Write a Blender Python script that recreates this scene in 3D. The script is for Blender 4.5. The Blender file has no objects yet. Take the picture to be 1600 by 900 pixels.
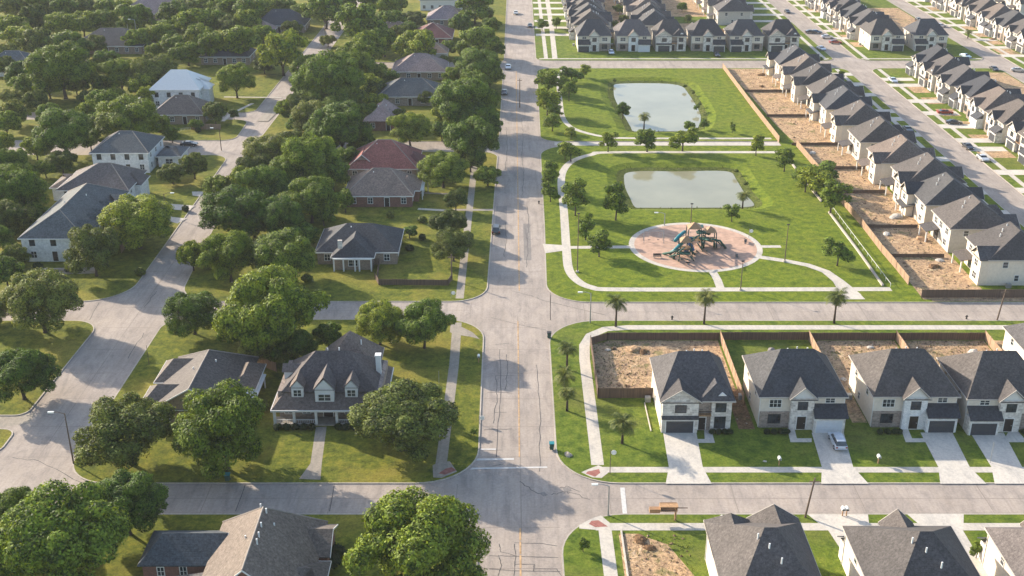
import bpy, bmesh, math, random
from math import sin, cos, tan, pi, radians, sqrt, atan2, hypot
from mathutils import Vector, Matrix, noise
from mathutils.geometry import tessellate_polygon
random.seed(11)
S = bpy.context.scene
COL = S.collection

# ------------------------------------------------------------ camera, sky, sun
H, TH, F = 95.0, radians(24), 1800.0
cam = bpy.data.cameras.new('camera'); co = bpy.data.objects.new('camera', cam); COL.objects.link(co)
cam.sensor_width = 36; cam.lens = F / 1600 * 36; cam.clip_start = 1; cam.clip_end = 6000
co.location = (0, 0, H); co.rotation_euler = (pi / 2 - TH, 0, 0)
S.camera = co
SUN_AZ, SUN_EL = radians(-52), radians(21.5)          # azimuth from +Y towards +X
w = bpy.data.worlds.new('World'); S.world = w; w.use_nodes = True
nt = w.node_tree; bg = nt.nodes['Background']
sky = nt.nodes.new('ShaderNodeTexSky'); sky.sky_type = 'NISHITA'; sky.sun_disc = False
sky.sun_elevation = SUN_EL; sky.sun_rotation = SUN_AZ; sky.air_density = 1.0; sky.dust_density = 1.5
nt.links.new(sky.outputs[0], bg.inputs[0]); bg.inputs[1].default_value = 0.15
sl = bpy.data.lights.new('sun', 'SUN'); so = bpy.data.objects.new('sun', sl); COL.objects.link(so)
sl.energy = 4.5; sl.angle = radians(0.55); sl.color = (1.0, 0.88, 0.72)
sd = Vector((sin(SUN_AZ) * cos(SUN_EL), cos(SUN_AZ) * cos(SUN_EL), sin(SUN_EL)))
so.rotation_euler = sd.to_track_quat('Z', 'Y').to_euler(); so.location = sd * 300
S.view_settings.view_transform = 'Standard'; S.view_settings.look = 'None'
S.view_settings.exposure = 1.16; S.view_settings.gamma = 1
S.cycles.max_bounces = 4; S.cycles.diffuse_bounces = 2; S.cycles.transmission_bounces = 2
S.cycles.volume_bounces = 0; S.cycles.use_denoising = True

HAZE = 0.00009
def haze():
    bm = bmesh.new(); bmesh.ops.create_cube(bm, size=1); me = bpy.data.meshes.new('haze'); bm.to_mesh(me); bm.free()
    o = bpy.data.objects.new('haze', me); COL.objects.link(o); o.scale = (7000, 5600, 106.5); o.location = (0, 1700, 98.5 - 53.25); o['kind'] = 'stuff'
    m = bpy.data.materials.new('haze_air'); m.use_nodes = True; n = m.node_tree.nodes; n.remove(n['Principled BSDF'])
    v = n.new('ShaderNodeVolumePrincipled'); v.inputs['Density'].default_value = HAZE; v.inputs['Color'].default_value = (0.93, 0.94, 0.96, 1); v.inputs['Anisotropy'].default_value = 0.0
    m.node_tree.links.new(v.outputs[0], n['Material Output'].inputs['Volume']); me.materials.append(m)

def at(u, v, z=0.0):
    """ground point seen at a photo coordinate"""
    X = (u - 800) / F; Y = -(v - 450) / F
    dy = cos(TH) + Y * sin(TH); dz = -sin(TH) + Y * cos(TH)
    t = (z - H) / dz
    return (X * t, dy * t)
def A(*pts): return [at(*p) for p in pts]

# ------------------------------------------------------------ materials
def nodes(name):
    m = bpy.data.materials.new(name); m.use_nodes = True
    n = m.node_tree.nodes; l = m.node_tree.links
    return m, n, l, n['Principled BSDF']
def ramp(n, l, fac, stops):
    r = n.new('ShaderNodeValToRGB'); e = r.color_ramp.elements
    while len(e) < len(stops): e.new(0.5)
    for i, (p, c) in enumerate(stops): e[i].position = p; e[i].color = (*c, 1)
    l.new(fac, r.inputs[0]); return r.outputs[0]
def noise_n(n, l, vec, scale, detail=4, rough=0.6, dist=0):
    t = n.new('ShaderNodeTexNoise'); t.inputs['Scale'].default_value = scale; t.inputs['Detail'].default_value = detail
    t.inputs['Roughness'].default_value = rough; t.inputs['Distortion'].default_value = dist
    l.new(vec, t.inputs['Vector']); return t.outputs[0]
def mixc(n, l, fac, a, b, mode='MIX'):
    m = n.new('ShaderNodeMix'); m.data_type = 'RGBA'; m.blend_type = mode
    for s, x in ((0, fac), (6, a), (7, b)):
        if isinstance(x, (int, float)): m.inputs[s].default_value = x
        elif isinstance(x, tuple): m.inputs[s].default_value = (*x, 1)
        else: l.new(x, m.inputs[s])
    return m.outputs[2]
def mapping(n, l, scale=(1, 1, 1), kind='Object', rot=(0, 0, 0)):
    tc = n.new('ShaderNodeTexCoord'); mp = n.new('ShaderNodeMapping'); mp.inputs['Scale'].default_value = scale
    mp.inputs['Rotation'].default_value = rot
    l.new(tc.outputs[kind], mp.inputs[0]); return mp.outputs[0]
def bump(n, l, b, h, strength, dist):
    bp = n.new('ShaderNodeBump'); bp.inputs['Strength'].default_value = strength; bp.inputs['Distance'].default_value = dist
    l.new(h, bp.inputs['Height']); l.new(bp.outputs[0], b.inputs['Normal'])
def mul(c, k): return tuple(min(1, x * k) for x in c)

def m_plain(name, col, rough=0.8, metal=0, var=0.15, scale=2.0, rand=0):
    m, n, l, b = nodes(name)
    v = mapping(n, l)
    c = ramp(n, l, noise_n(n, l, v, scale, 5), [(0.3, mul(col, 1 - var)), (0.7, mul(col, 1 + var))])
    if rand:
        oi = n.new('ShaderNodeObjectInfo'); c = mixc(n, l, rand, c, ramp(n, l, oi.outputs['Random'], [(0.0, (1, .93, .82)), (0.4, (.82, .8, .78)), (0.7, (1, .97, .92)), (1.0, (.72, .66, .6))]), 'MULTIPLY')
    l.new(c, b.inputs['Base Color']); b.inputs['Roughness'].default_value = rough; b.inputs['Metallic'].default_value = metal
    b.inputs['Specular IOR Level'].default_value = 0.25
    return m
def m_grass(name, dark, mid, light, dry, dryamt):
    m, n, l, b = nodes(name); v = mapping(n, l)
    big = noise_n(n, l, v, 0.07, 4, 0.6, 0.4); med = noise_n(n, l, v, 0.55, 6, 0.7); fine = noise_n(n, l, v, 3.0, 5, 0.75)
    c = ramp(n, l, med, [(0.34, dark), (0.5, mid), (0.66, light)])
    c = mixc(n, l, ramp(n, l, big, [(0.48, (0, 0, 0)), (0.68, (dryamt,) * 3)]), c, dry)
    sp = noise_n(n, l, mapping(n, l, (1, 1.6, 1)), 0.16, 8, 0.8, 1.0); c = mixc(n, l, ramp(n, l, sp, [(0.62, (0, 0, 0)), (0.72, (0.55,) * 3)]), c, mul(dry, 0.95))
    c = mixc(n, l, 0.75, c, ramp(n, l, fine, [(0.3, (0.42,) * 3), (0.5, (1, 1, 1)), (0.72, (1.45, 1.4, 1.3))]), 'MULTIPLY')
    l.new(c, b.inputs['Base Color']); b.inputs['Roughness'].default_value = 0.95; b.inputs['Specular IOR Level'].default_value = 0.1
    bump(n, l, b, fine, 0.6, 0.15); return m
def m_concrete(name, col, big=0.12, joint=None, stain=(0.6, 0.6, 0.62), stain_amt=0.35):
    m, n, l, b = nodes(name); v = mapping(n, l)
    c = ramp(n, l, noise_n(n, l, v, 0.09, 5, 0.65, 0.5), [(0.3, mul(col, 1 - big)), (0.7, mul(col, 1 + big))])
    # tyre-worn streaks along the carriageway
    st = noise_n(n, l, mapping(n, l, (0.9, 0.05, 1)), 1.0, 6, 0.7)
    c = mixc(n, l, ramp(n, l, st, [(0.46, (0, 0, 0)), (0.7, (stain_amt,) * 3)]), c, mul(col, 0.62))
    c = mixc(n, l, 0.5, c, ramp(n, l, noise_n(n, l, v, 2.4, 7, 0.85), [(0.36, (0.62,) * 3), (0.52, (1, 1, 1)), (0.66, (1.22,) * 3)]), 'MULTIPLY')
    md = noise_n(n, l, mapping(n, l, (1, .35, 1)), 0.5, 8, 0.75, .6); c = mixc(n, l, 0.7, c, ramp(n, l, md, [(0.36, (0.72, 0.73, 0.76)), (0.5, (1, 1, 1)), (0.66, (1.12, 1.1, 1.06))]), 'MULTIPLY')
    l.new(c, b.inputs['Base Color']); b.inputs['Roughness'].default_value = 0.9; b.inputs['Specular IOR Level'].default_value = 0.15
    bump(n, l, b, noise_n(n, l, v, 6.0, 4), 0.3, 0.03); return m
def m_dirt(name, stops, s=0.45):
    m, n, l, b = nodes(name); v = mapping(n, l)
    a = noise_n(n, l, v, s, 8, 0.72, 0.8); f = noise_n(n, l, v, 2.2, 6, 0.8, 0.5)
    c = ramp(n, l, a, stops)
    c = mixc(n, l, 0.8, c, ramp(n, l, f, [(0.38, (0.3, 0.27, 0.25)), (0.5, (1, 1, 1)), (0.64, (1.4, 1.36, 1.3))]), 'MULTIPLY')
    g = noise_n(n, l, v, 0.22, 5, 0.7)
    c = mixc(n, l, ramp(n, l, g, [(0.56, (0, 0, 0)), (0.64, (0.6,) * 3)]), c, (0.13, 0.15, 0.05))
    l.new(c, b.inputs['Base Color']); b.inputs['Roughness'].default_value = 1; b.inputs['Specular IOR Level'].default_value = 0.05
    bump(n, l, b, a, 0.9, 0.5); return m
def m_roof(name, col, tint=(1, 1, 1)):
    m, n, l, b = nodes(name); v = mapping(n, l)
    c = ramp(n, l, noise_n(n, l, v, 2.6, 5, 0.85), [(0.34, mul(col, 0.5)), (0.5, col), (0.66, mul(col, 1.6))])
    oi = n.new('ShaderNodeObjectInfo'); c = mixc(n, l, 1.0, c, ramp(n, l, oi.outputs['Random'], [(0.0, (0.72, 0.74, 0.8)), (0.35, (1.0, 0.98, 0.95)), (0.7, (1.3, 1.2, 1.1)), (1.0, (0.95, 1.0, 1.08))]), 'MULTIPLY')
    c = mixc(n, l, 0.6, c, ramp(n, l, noise_n(n, l, v, 0.35, 5), [(0.35, (0.75,) * 3), (0.65, (1.15,) * 3)]), 'MULTIPLY')
    st = noise_n(n, l, mapping(n, l, (2.5, 2.5, 0.25)), 1, 3)
    c = mixc(n, l, ramp(n, l, st, [(0.6, (0, 0, 0)), (0.8, (0.25,) * 3)]), c, mul(col, 1.5))
    l.new(c, b.inputs['Base Color']); b.inputs['Roughness'].default_value = 0.85; b.inputs['Specular IOR Level'].default_value = 0.3
    wv = n.new('ShaderNodeTexWave'); wv.bands_direction = 'Z'; wv.inputs['Scale'].default_value = 2.6
    l.new(v, wv.inputs['Vector']); bump(n, l, b, wv.outputs[0], 0.25, 0.04); return m
def m_brick(name, c1, c2, mortar, scale=1.0, bw=0.5, bh=0.2):
    m, n, l, b = nodes(name)
    tc = n.new('ShaderNodeTexCoord'); sx = n.new('ShaderNodeSeparateXYZ'); l.new(tc.outputs['Object'], sx.inputs[0])
    ad = n.new('ShaderNodeMath'); l.new(sx.outputs[0], ad.inputs[0]); l.new(sx.outputs[1], ad.inputs[1])
    cb = n.new('ShaderNodeCombineXYZ'); l.new(ad.outputs[0], cb.inputs[0]); l.new(sx.outputs[2], cb.inputs[1])
    bt = n.new('ShaderNodeTexBrick'); l.new(cb.outputs[0], bt.inputs['Vector'])
    bt.inputs['Color1'].default_value = (*c1, 1); bt.inputs['Color2'].default_value = (*c2, 1); bt.inputs['Mortar'].default_value = (*mortar, 1)
    bt.inputs['Scale'].default_value = scale; bt.inputs['Brick Width'].default_value = bw; bt.inputs['Row Height'].default_value = bh
    bt.inputs['Mortar Size'].default_value = 0.02
    c = mixc(n, l, 0.7, bt.outputs[0], ramp(n, l, noise_n(n, l, tc.outputs['Object'], 1.6, 5, 0.7), [(0.3, (0.62,) * 3), (0.7, (1.2,) * 3)]), 'MULTIPLY')
    l.new(c, b.inputs['Base Color']); b.inputs['Roughness'].default_value = 0.9; b.inputs['Specular IOR Level'].default_value = 0.15
    bump(n, l, b, bt.outputs[1], -0.4, 0.02); return m
def m_glass(name):
    m, n, l, b = nodes(name)
    c = ramp(n, l, noise_n(n, l, mapping(n, l), 0.9, 2), [(0.35, (0.012, 0.016, 0.02)), (0.7, (0.06, 0.075, 0.09))])
    l.new(c, b.inputs['Base Color']); b.inputs['Roughness'].default_value = 0.12; b.inputs['Specular IOR Level'].default_value = 0.6; return m
def m_leaf(name, dark, light, trans):
    m = bpy.data.materials.new(name); m.use_nodes = True; n = m.node_tree.nodes; l = m.node_tree.links
    n.remove(n['Principled BSDF']); out = n['Material Output']
    gi = n.new('ShaderNodeNewGeometry'); oi = n.new('ShaderNodeObjectInfo')
    v = mapping(n, l)
    nz = noise_n(n, l, v, 4.5, 2)
    ad = n.new('ShaderNodeMath'); ad.operation = 'MULTIPLY_ADD'; l.new(gi.outputs['Random Per Island'], ad.inputs[0]); ad.inputs[1].default_value = 0.4
    l.new(nz, ad.inputs[2])
    c = ramp(n, l, ad.outputs[0], [(0.5, dark), (0.84, light)])
    hs = n.new('ShaderNodeHueSaturation'); l.new(c, hs.inputs['Color'])
    mr = n.new('ShaderNodeMapRange'); l.new(oi.outputs['Random'], mr.inputs[0]); mr.inputs[3].default_value = 0.72; mr.inputs[4].default_value = 1.3
    l.new(mr.outputs[0], hs.inputs['Value'])
    mr2 = n.new('ShaderNodeMapRange'); l.new(oi.outputs['Random'], mr2.inputs[0]); mr2.inputs[3].default_value = 0.515; mr2.inputs[4].default_value = 0.478
    l.new(mr2.outputs[0], hs.inputs['Hue'])
    d = n.new('ShaderNodeBsdfPrincipled'); l.new(hs.outputs[0], d.inputs['Base Color']); d.inputs['Roughness'].default_value = 0.65
    d.inputs['Specular IOR Level'].default_value = 0.2
    t = n.new('ShaderNodeBsdfTranslucent')
    tc2 = mixc(n, l, 1.0, hs.outputs[0], (1.3, 1.15, 0.45), 'MULTIPLY'); l.new(tc2, t.inputs[0])
    mx = n.new('ShaderNodeMixShader'); mx.inputs[0].default_value = trans
    l.new(d.outputs[0], mx.inputs[1]); l.new(t.outputs[0], mx.inputs[2]); l.new(mx.outputs[0], out.inputs[0]); return m
def m_water(name, col):
    m, n, l, b = nodes(name); v = mapping(n, l)
    c = ramp(n, l, noise_n(n, l, v, 0.06, 4), [(0.35, mul(col, 0.9)), (0.65, mul(col, 1.1))])
    l.new(c, b.inputs['Base Color']); b.inputs['Roughness'].default_value = 0.05; b.inputs['Specular IOR Level'].default_value = 0.3
    bump(n, l, b, noise_n(n, l, v, 1.2, 3), 0.08, 0.05); return m

M = dict(
    lawn_old=m_grass('lawn_old', (0.055, 0.075, 0.012), (0.12, 0.14, 0.018), (0.20, 0.195, 0.025), (0.27, 0.22, 0.045), 0.7),
    lawn_new=m_grass('lawn_new', (0.055, 0.095, 0.013), (0.11, 0.155, 0.018), (0.165, 0.20, 0.028), (0.17, 0.16, 0.045), 0.5),
    lawn_park=m_grass('lawn_park', (0.065, 0.10, 0.011), (0.125, 0.17, 0.014), (0.19, 0.22, 0.02), (0.16, 0.17, 0.03), 0.4),
    road=m_concrete('road_concrete', (0.37, 0.315, 0.27), 0.16, stain_amt=0.5), walk=m_concrete('sidewalk_concrete', (0.52, 0.475, 0.41), 0.06, stain_amt=0.12),
    walk_old=m_concrete('old_sidewalk', (0.33, 0.29, 0.24), 0.15), kerb=m_concrete('kerb_concrete', (0.43, 0.38, 0.32), 0.12, stain_amt=0.2),
    gutter=m_concrete('gutter_concrete', (0.35, 0.30, 0.26), 0.12, stain_amt=0.3),
    drive=m_concrete('drive_concrete', (0.56, 0.515, 0.45), 0.05, stain_amt=0.1),
    crack=m_plain('tar', (0.085, 0.078, 0.072), 0.7), joint=m_plain('joint', (0.24, 0.20, 0.17), 0.9),
    patch=m_concrete('road_patch', (0.25, 0.225, 0.205)), yellow=m_plain('faded_yellow_paint', (0.46, 0.30, 0.16), 0.8, var=0.3, scale=1.2),
    white=m_plain('white_road_paint', (0.55, 0.53, 0.50), 0.8, var=0.15), pavers=m_brick('red_pavers', (0.30, 0.11, 0.09), (0.38, 0.16, 0.13), (0.28, 0.2, 0.17), 2),
    dirt=m_dirt('bare_dirt', [(0.28, (0.14, 0.09, 0.055)), (0.42, (0.38, 0.26, 0.165)), (0.54, (0.48, 0.325, 0.19)), (0.72, (0.60, 0.465, 0.32))]),
    clod=m_dirt('soil_clod', [(0.35, (0.10, 0.07, 0.05)), (0.55, (0.30, 0.2, 0.13)), (0.7, (0.62, 0.56, 0.48))], 0.9), mulch=m_dirt('wood_mulch', [(0.3, (0.10, 0.06, 0.035)), (0.6, (0.26, 0.16, 0.09)), (0.8, (0.4, 0.28, 0.18))], 1.0),
    mud=m_dirt('pond_bank', [(0.3, (0.06, 0.08, 0.02)), (0.55, (0.11, 0.13, 0.03)), (0.8, (0.25, 0.2, 0.12))], 0.8),
    play=m_plain('playground_surface', (0.46, 0.30, 0.22), 0.95, var=0.2, scale=0.8),
    water=m_water('pond_water', (0.26, 0.25, 0.165)),
    r_new=m_roof('shingle_greybrown', (0.074, 0.068, 0.067)), r_char=m_roof('shingle_charcoal', (0.056, 0.058, 0.064)), r_brn=m_roof('shingle_brown', (0.118, 0.099, 0.09)),
    r_old=m_roof('shingle_weathered', (0.19, 0.14, 0.11)), r_red=m_roof('shingle_red', (0.19, 0.078, 0.07)), r_teal=m_roof('shingle_slate', (0.072, 0.085, 0.094)),
    r_mauve=m_roof('shingle_mauve', (0.22, 0.17, 0.165)), r_white=m_plain('white_metal_roof', (0.60, 0.60, 0.58), 0.35, var=0.05), r_tan=m_roof('shingle_tan', (0.125, 0.108, 0.096)),
    r_orange=m_roof('shingle_rust', (0.33, 0.13, 0.07)),
    stucco=m_plain('cream_stucco', (0.72, 0.66, 0.57), 0.9, var=0.08, rand=0.8), stucco_g=m_plain('grey_stucco', (0.50, 0.46, 0.40), 0.9, var=0.1),
    stone=m_brick('pale_stone', (0.78, 0.73, 0.66), (0.48, 0.43, 0.38), (0.74, 0.70, 0.64), 1.0, 0.7, 0.35), stone_b=m_brick('brown_stone', (0.36, 0.29, 0.24), (0.22, 0.175, 0.15), (0.4, 0.35, 0.3), 1.0, 0.6, 0.3),
    wbrick=m_brick('painted_brick', (0.82, 0.81, 0.78), (0.70, 0.70, 0.69), (0.55, 0.55, 0.54), 1.2), rbrick=m_brick('red_brick', (0.23, 0.09, 0.065), (0.16, 0.065, 0.05), (0.3, 0.22, 0.18), 2.0),
    tbrick=m_brick('tan_brick', (0.30, 0.22, 0.155), (0.2, 0.145, 0.11), (0.42, 0.36, 0.3), 2.0),
    cap=m_plain('ridge_cap', (0.27, 0.235, 0.205), 0.9), trim=m_plain('white_trim', (0.68, 0.67, 0.64), 0.6, var=0.06), fascia=m_plain('fascia', (0.45, 0.41, 0.36), 0.7, var=0.06), dkframe=m_plain('dark_frame', (0.03, 0.03, 0.032), 0.5), glass=m_glass('window_glass'),
    gdoor=m_plain('dark_garage_door', (0.055, 0.058, 0.065), 0.5, var=0.1), gdoor_w=m_plain('pale_garage_door', (0.58, 0.60, 0.62), 0.5, var=0.05), door=m_plain('front_door', (0.025, 0.02, 0.018), 0.5),
    pipe=m_plain('vent_pipe', (0.7, 0.7, 0.68), 0.5), wood=m_plain('timber', (0.42, 0.25, 0.13), 0.85, var=0.3, scale=3), 
    bark=m_plain('bark', (0.07, 0.052, 0.04), 0.95, var=0.35, scale=3), steel=m_plain('galvanised', (0.34, 0.34, 0.33), 0.5, 0.4), pole=m_plain('pole_wood', (0.14, 0.10, 0.075), 0.9), dark=m_plain('dark_metal', (0.03, 0.03, 0.03), 0.5),
    leaf0=m_leaf('leaf_deep', (0.022, 0.052, 0.009), (0.165, 0.255, 0.03), 0.27), leaf1=m_leaf('leaf_bright', (0.03, 0.064, 0.01), (0.225, 0.30, 0.03), 0.28),
    leaf2=m_leaf('leaf_olive', (0.028, 0.046, 0.012), (0.18, 0.225, 0.042), 0.25), palm=m_leaf('palm_frond', (0.05, 0.08, 0.015), (0.15, 0.17, 0.035), 0.25), hedge=m_leaf('hedge_leaf', (0.012, 0.028, 0.009), (0.035, 0.06, 0.016), 0.15),
    leafr=m_leaf('leaf_russet', (0.08, 0.04, 0.015), (0.22, 0.12, 0.035), 0.3),
    tyre=m_plain('tyre', (0.015, 0.015, 0.015), 0.8), rim=m_plain('rim', (0.4, 0.4, 0.42), 0.3, 0.8), lampw=m_plain('lamp_lens', (0.75, 0.75, 0.7), 0.2), lampr=m_plain('tail_lens', (0.35, 0.02, 0.015), 0.2),
    teal=m_plain('teal_plastic', (0.02, 0.20, 0.23), 0.4), blue=m_plain('blue_plastic', (0.03, 0.13, 0.36), 0.4), green=m_plain('green_steel', (0.02, 0.075, 0.06), 0.5), tan=m_plain('tan_canopy', (0.34, 0.20, 0.105), 0.6),
)
def m_fence(name, c):
    m, n, l, b = nodes(name); v = mapping(n, l, (5, 5, 0.2))
    l.new(ramp(n, l, noise_n(n, l, v, 1, 3), [(0.3, mul(c, 0.65)), (0.7, mul(c, 1.3))]), b.inputs['Base Color']); b.inputs['Roughness'].default_value = 0.9; return m
M['fence'] = m_fence('fence_cedar', (0.31, 0.20, 0.125)); M['fence_d'] = m_fence('fence_weathered_shaded', (0.12, 0.078, 0.054))  # second tone: older boards, with the shade on back-yard fences put into the colour
PAINT = {}
def paint(name, c):
    if name not in PAINT:
        m, n, l, b = nodes('car_paint_' + name); b.inputs['Base Color'].default_value = (*c, 1)
        dn = noise_n(n, l, mapping(n, l), 2, 3); l.new(ramp(n, l, dn, [(0.3, mul(c, 0.9)), (0.7, mul(c, 1.08))]), b.inputs['Base Color'])
        b.inputs['Roughness'].default_value = 0.3; b.inputs['Metallic'].default_value = 0.3; b.inputs['Coat Weight'].default_value = 0.5; PAINT[name] = m
    return PAINT[name]

# ------------------------------------------------------------ object helpers
def link(o, parent=None):
    COL.objects.link(o)
    if parent: o.parent = parent
    return o
def tag(o, label=None, cat=None, group=None, kind=None):
    for k, v in (('label', label), ('category', cat), ('group', group), ('kind', kind)):
        if v: o[k] = v
    return o
def thing(name, label, cat, loc=(0, 0, 0), rz=0, group=None):
    o = bpy.data.objects.new(name, None); o.empty_display_size = 0.3; link(o)
    o.location = loc; o.rotation_euler = (0, 0, rz); return tag(o, label, cat, group)
class G:
    def __init__(s): s.v = []; s.f = []
    def add(s, vs, fs):
        k = len(s.v); s.v += [tuple(p) for p in vs]; s.f += [tuple(i + k for i in f) for f in fs]; return s
    def box(s, x0, y0, z0, x1, y1, z1, fn=None):
        vs = [(x, y, z) for z in (z0, z1) for (x, y) in ((x0, y0), (x1, y0), (x1, y1), (x0, y1))]
        if fn: vs = [fn(*p) for p in vs]
        return s.add(vs, [(3, 2, 1, 0), (4, 5, 6, 7), (0, 1, 5, 4), (1, 2, 6, 5), (2, 3, 7, 6), (3, 0, 4, 7)])
    def tube(s, pts, rads, n=6):
        k = len(s.v); pts = [Vector(p) for p in pts]
        for i, p in enumerate(pts):
            d = (pts[min(i + 1, len(pts) - 1)] - pts[max(i - 1, 0)]).normalized()
            a = d.cross(Vector((0, 0, 1)) if abs(d.z) < 0.9 else Vector((1, 0, 0))).normalized(); b = d.cross(a)
            for j in range(n):
                t = 2 * pi * j / n; s.v.append(tuple(p + (a * cos(t) + b * sin(t)) * rads[i]))
        for i in range(len(pts) - 1):
            for j in range(n):
                q = (j + 1) % n; s.f.append((k + i * n + j, k + i * n + q, k + (i + 1) * n + q, k + (i + 1) * n + j))
        s.f.append(tuple(k + j for j in range(n))[::-1]); s.f.append(tuple(k + (len(pts) - 1) * n + j for j in range(n))); return s
    def build(s, name, mat, parent=None, smooth=False, loc=None, recalc=True):
        me = bpy.data.meshes.new(name); me.from_pydata(s.v, [], s.f)
        if recalc and len(s.f) < 4000:
            bm = bmesh.new(); bm.from_mesh(me); bmesh.ops.recalc_face_normals(bm, faces=bm.faces); bm.to_mesh(me); bm.free()
        me.materials.append(mat)
        if smooth: me.polygons.foreach_set('use_smooth', [True] * len(me.polygons))
        o = bpy.data.objects.new(name, me); link(o, parent)
        if loc: o.location = loc
        return o
def kids(o): return [c for c in bpy.data.objects if c.parent == o]
CH = {}
def copy_tree(o, parent=None):
    if o.name not in CH: CH[o.name] = kids(o)
    c = o.copy(); COL.objects.link(c); c.parent = parent
    for ch in CH[o.name]: copy_tree(ch, c)
    return c

# ------------------------------------------------------------ ground sheets
def area(p): return sum(p[i][0] * p[(i + 1) % len(p)][1] - p[(i + 1) % len(p)][0] * p[i][1] for i in range(len(p))) / 2
def rounded(pts):
    """pts (x,y,r): polygon with rounded corners"""
    out = []; n = len(pts)
    for i, p in enumerate(pts):
        r = p[2] if len(p) > 2 else 0
        if not r: out.append((p[0], p[1])); continue
        P = Vector(p[:2]); a = (Vector(pts[i - 1][:2]) - P).normalized(); b = (Vector(pts[(i + 1) % n][:2]) - P).normalized()
        ang = a.angle(b); d = r / tan(ang / 2); c = P + (a + b).normalized() * (r / sin(ang / 2))
        s0 = P + a * d - c; s1 = P + b * d - c; t0 = atan2(s0.y, s0.x); t1 = atan2(s1.y, s1.x); dt = (t1 - t0 + pi) % (2 * pi) - pi
        k = 10
        for j in range(k + 1):
            t = t0 + dt * j / k; out.append((c.x + r * cos(t), c.y + r * sin(t)))
    return out
def offset(pts, d):
    """inset (d>0) of a ccw polygon"""
    out = []; n = len(pts)
    for i in range(n):
        p0, p, p1 = Vector(pts[i - 1]), Vector(pts[i]), Vector(pts[(i + 1) % n])
        e0 = (p - p0).normalized(); e1 = (p1 - p).normalized(); n0 = Vector((-e0.y, e0.x)); n1 = Vector((-e1.y, e1.x))
        m = (n0 + n1); m = m / max(0.3, m.length_squared) * 2
        out.append(tuple(p + m * d))
    return out
def sheet(name, mat, pts, z=0.0, holes=(), kind='structure', parent=None):
    loops = [[Vector((*p, z)) for p in pts]] + [[Vector((*p, z)) for p in h] for h in holes]
    tri = tessellate_polygon(loops); vs = [tuple(v) for lp in loops for v in lp]
    me = bpy.data.meshes.new(name); me.from_pydata(vs, [], [tuple(t) for t in tri])
    bm = bmesh.new(); bm.from_mesh(me)
    for f in bm.faces:
        f.normal_update()
        if f.normal.z < 0: f.normal_flip()
    bm.to_mesh(me); bm.free(); me.materials.append(mat)
    o = bpy.data.objects.new(name, me); link(o, parent)
    if kind: o['kind'] = kind
    return o
def ring(name, mat, a, b, za, zb, skirt=None):
    """strip between two matching loops"""
    g = G(); n = len(a); g.v = [(*p, za) for p in a] + [(*p, zb) for p in b]
    g.f = [(i, (i + 1) % n, n + (i + 1) % n, n + i) for i in range(n)]
    if skirt is not None:
        k = len(g.v); g.v += [(*p, skirt) for p in b]; g.f += [(n + i, n + (i + 1) % n, k + (i + 1) % n, k + i) for i in range(n)]
    o = g.build(name, mat); o['kind'] = 'structure'; return o
LZ = 0.12
def block(name, mat, pts, holes=(), walls=True):
    p = rounded(pts)
    if area(p) < 0: p = p[::-1]
    sheet(name, mat, p, LZ, holes)
    o = offset(p, -0.22); ring('kerb', M['kerb'], p, o, LZ, LZ + 0.01, 0.0)
    o2 = offset(p, -0.75); ring('gutter', M['gutter'], o, o2, 0.006, 0.006)
def strip(name, mat, pts, wdt, z, kind='structure', closed=False):
    g = G(); n = len(pts); L = []; R = []
    ww = wdt if isinstance(wdt, (list, tuple)) else [wdt] * n
    for i, p in enumerate(pts):
        a = Vector(pts[i - 1] if (i or closed) else p); b = Vector(pts[(i + 1) % n] if (i < n - 1 or closed) else p)
        if closed: pass
        d = (b - a).normalized(); nn = Vector((-d.y, d.x)); P = Vector(p)
        k = ww[i] / 2
        if 0 < i < n - 1 or closed:
            e0 = (P - a).normalized(); c = max(0.5, abs(e0.dot(d))); k /= c
        L.append(P + nn * k); R.append(P - nn * k)
    g.v = [(q.x, q.y, z) for q in L] + [(q.x, q.y, z) for q in R]
    m = n if closed else n - 1
    g.f = [(n + i, n + (i + 1) % n, (i + 1) % n, i) for i in range(m)]
    o = g.build(name, mat, recalc=False)
    if kind: o['kind'] = kind
    return o
def smooth_path(pts, k=4):
    out = []
    n = len(pts)
    for i in range(n - 1):
        p0, p1, p2, p3 = (Vector(pts[max(0, i - 1)]), Vector(pts[i]), Vector(pts[i + 1]), Vector(pts[min(n - 1, i + 2)]))
        for j in range(k):
            t = j / k
            q = 0.5 * ((2 * p1) + (p2 - p0) * t + (2 * p0 - 5 * p1 + 4 * p2 - p3) * t * t + (3 * p1 - p0 - 3 * p2 + p3) * t ** 3); out.append(tuple(q))
    out.append(tuple(pts[-1])); return out

# ponds: shores in photo coordinates
pond_a = smooth_path(A((957, 132), (961, 127), (1000, 125.5), (1045, 126.5), (1068, 131), (1078, 142), (1090, 160), (1098, 178), (1093, 196), (1078, 201), (1030, 201.5), (990, 201.5), (983, 194), (975, 180), (963, 160), (957, 145), (957, 132)), 3)[:-1]
pond_b = smooth_path(A((972, 272), (976, 265), (1000, 261.5), (1060, 262), (1120, 261), (1145, 264), (1153, 274), (1168, 298), (1181, 312), (1178, 318), (1150, 320), (1080, 320.5), (1010, 320.5), (990, 319), (982, 305), (974, 288), (972, 272)), 3)[:-1]
def ccw(p): return p if area(p) > 0 else p[::-1]
pond_a, pond_b = ccw(pond_a), ccw(pond_b)
rim_a, rim_b = offset(pond_a, -4.0), offset(pond_b, -4.0)
bot_a, bot_b = offset(pond_a, 0.5), offset(pond_b, 0.5)
sheet('ground', M['road'], [(-420, -40), (420, -40), (420, 640), (-420, 640)], 0.0, [rim_a, rim_b])
sheet('land_beyond', M['lawn_old'], [(-3000, -800), (3000, -800), (3000, 4000), (-3000, 4000)], -2.5)
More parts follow.
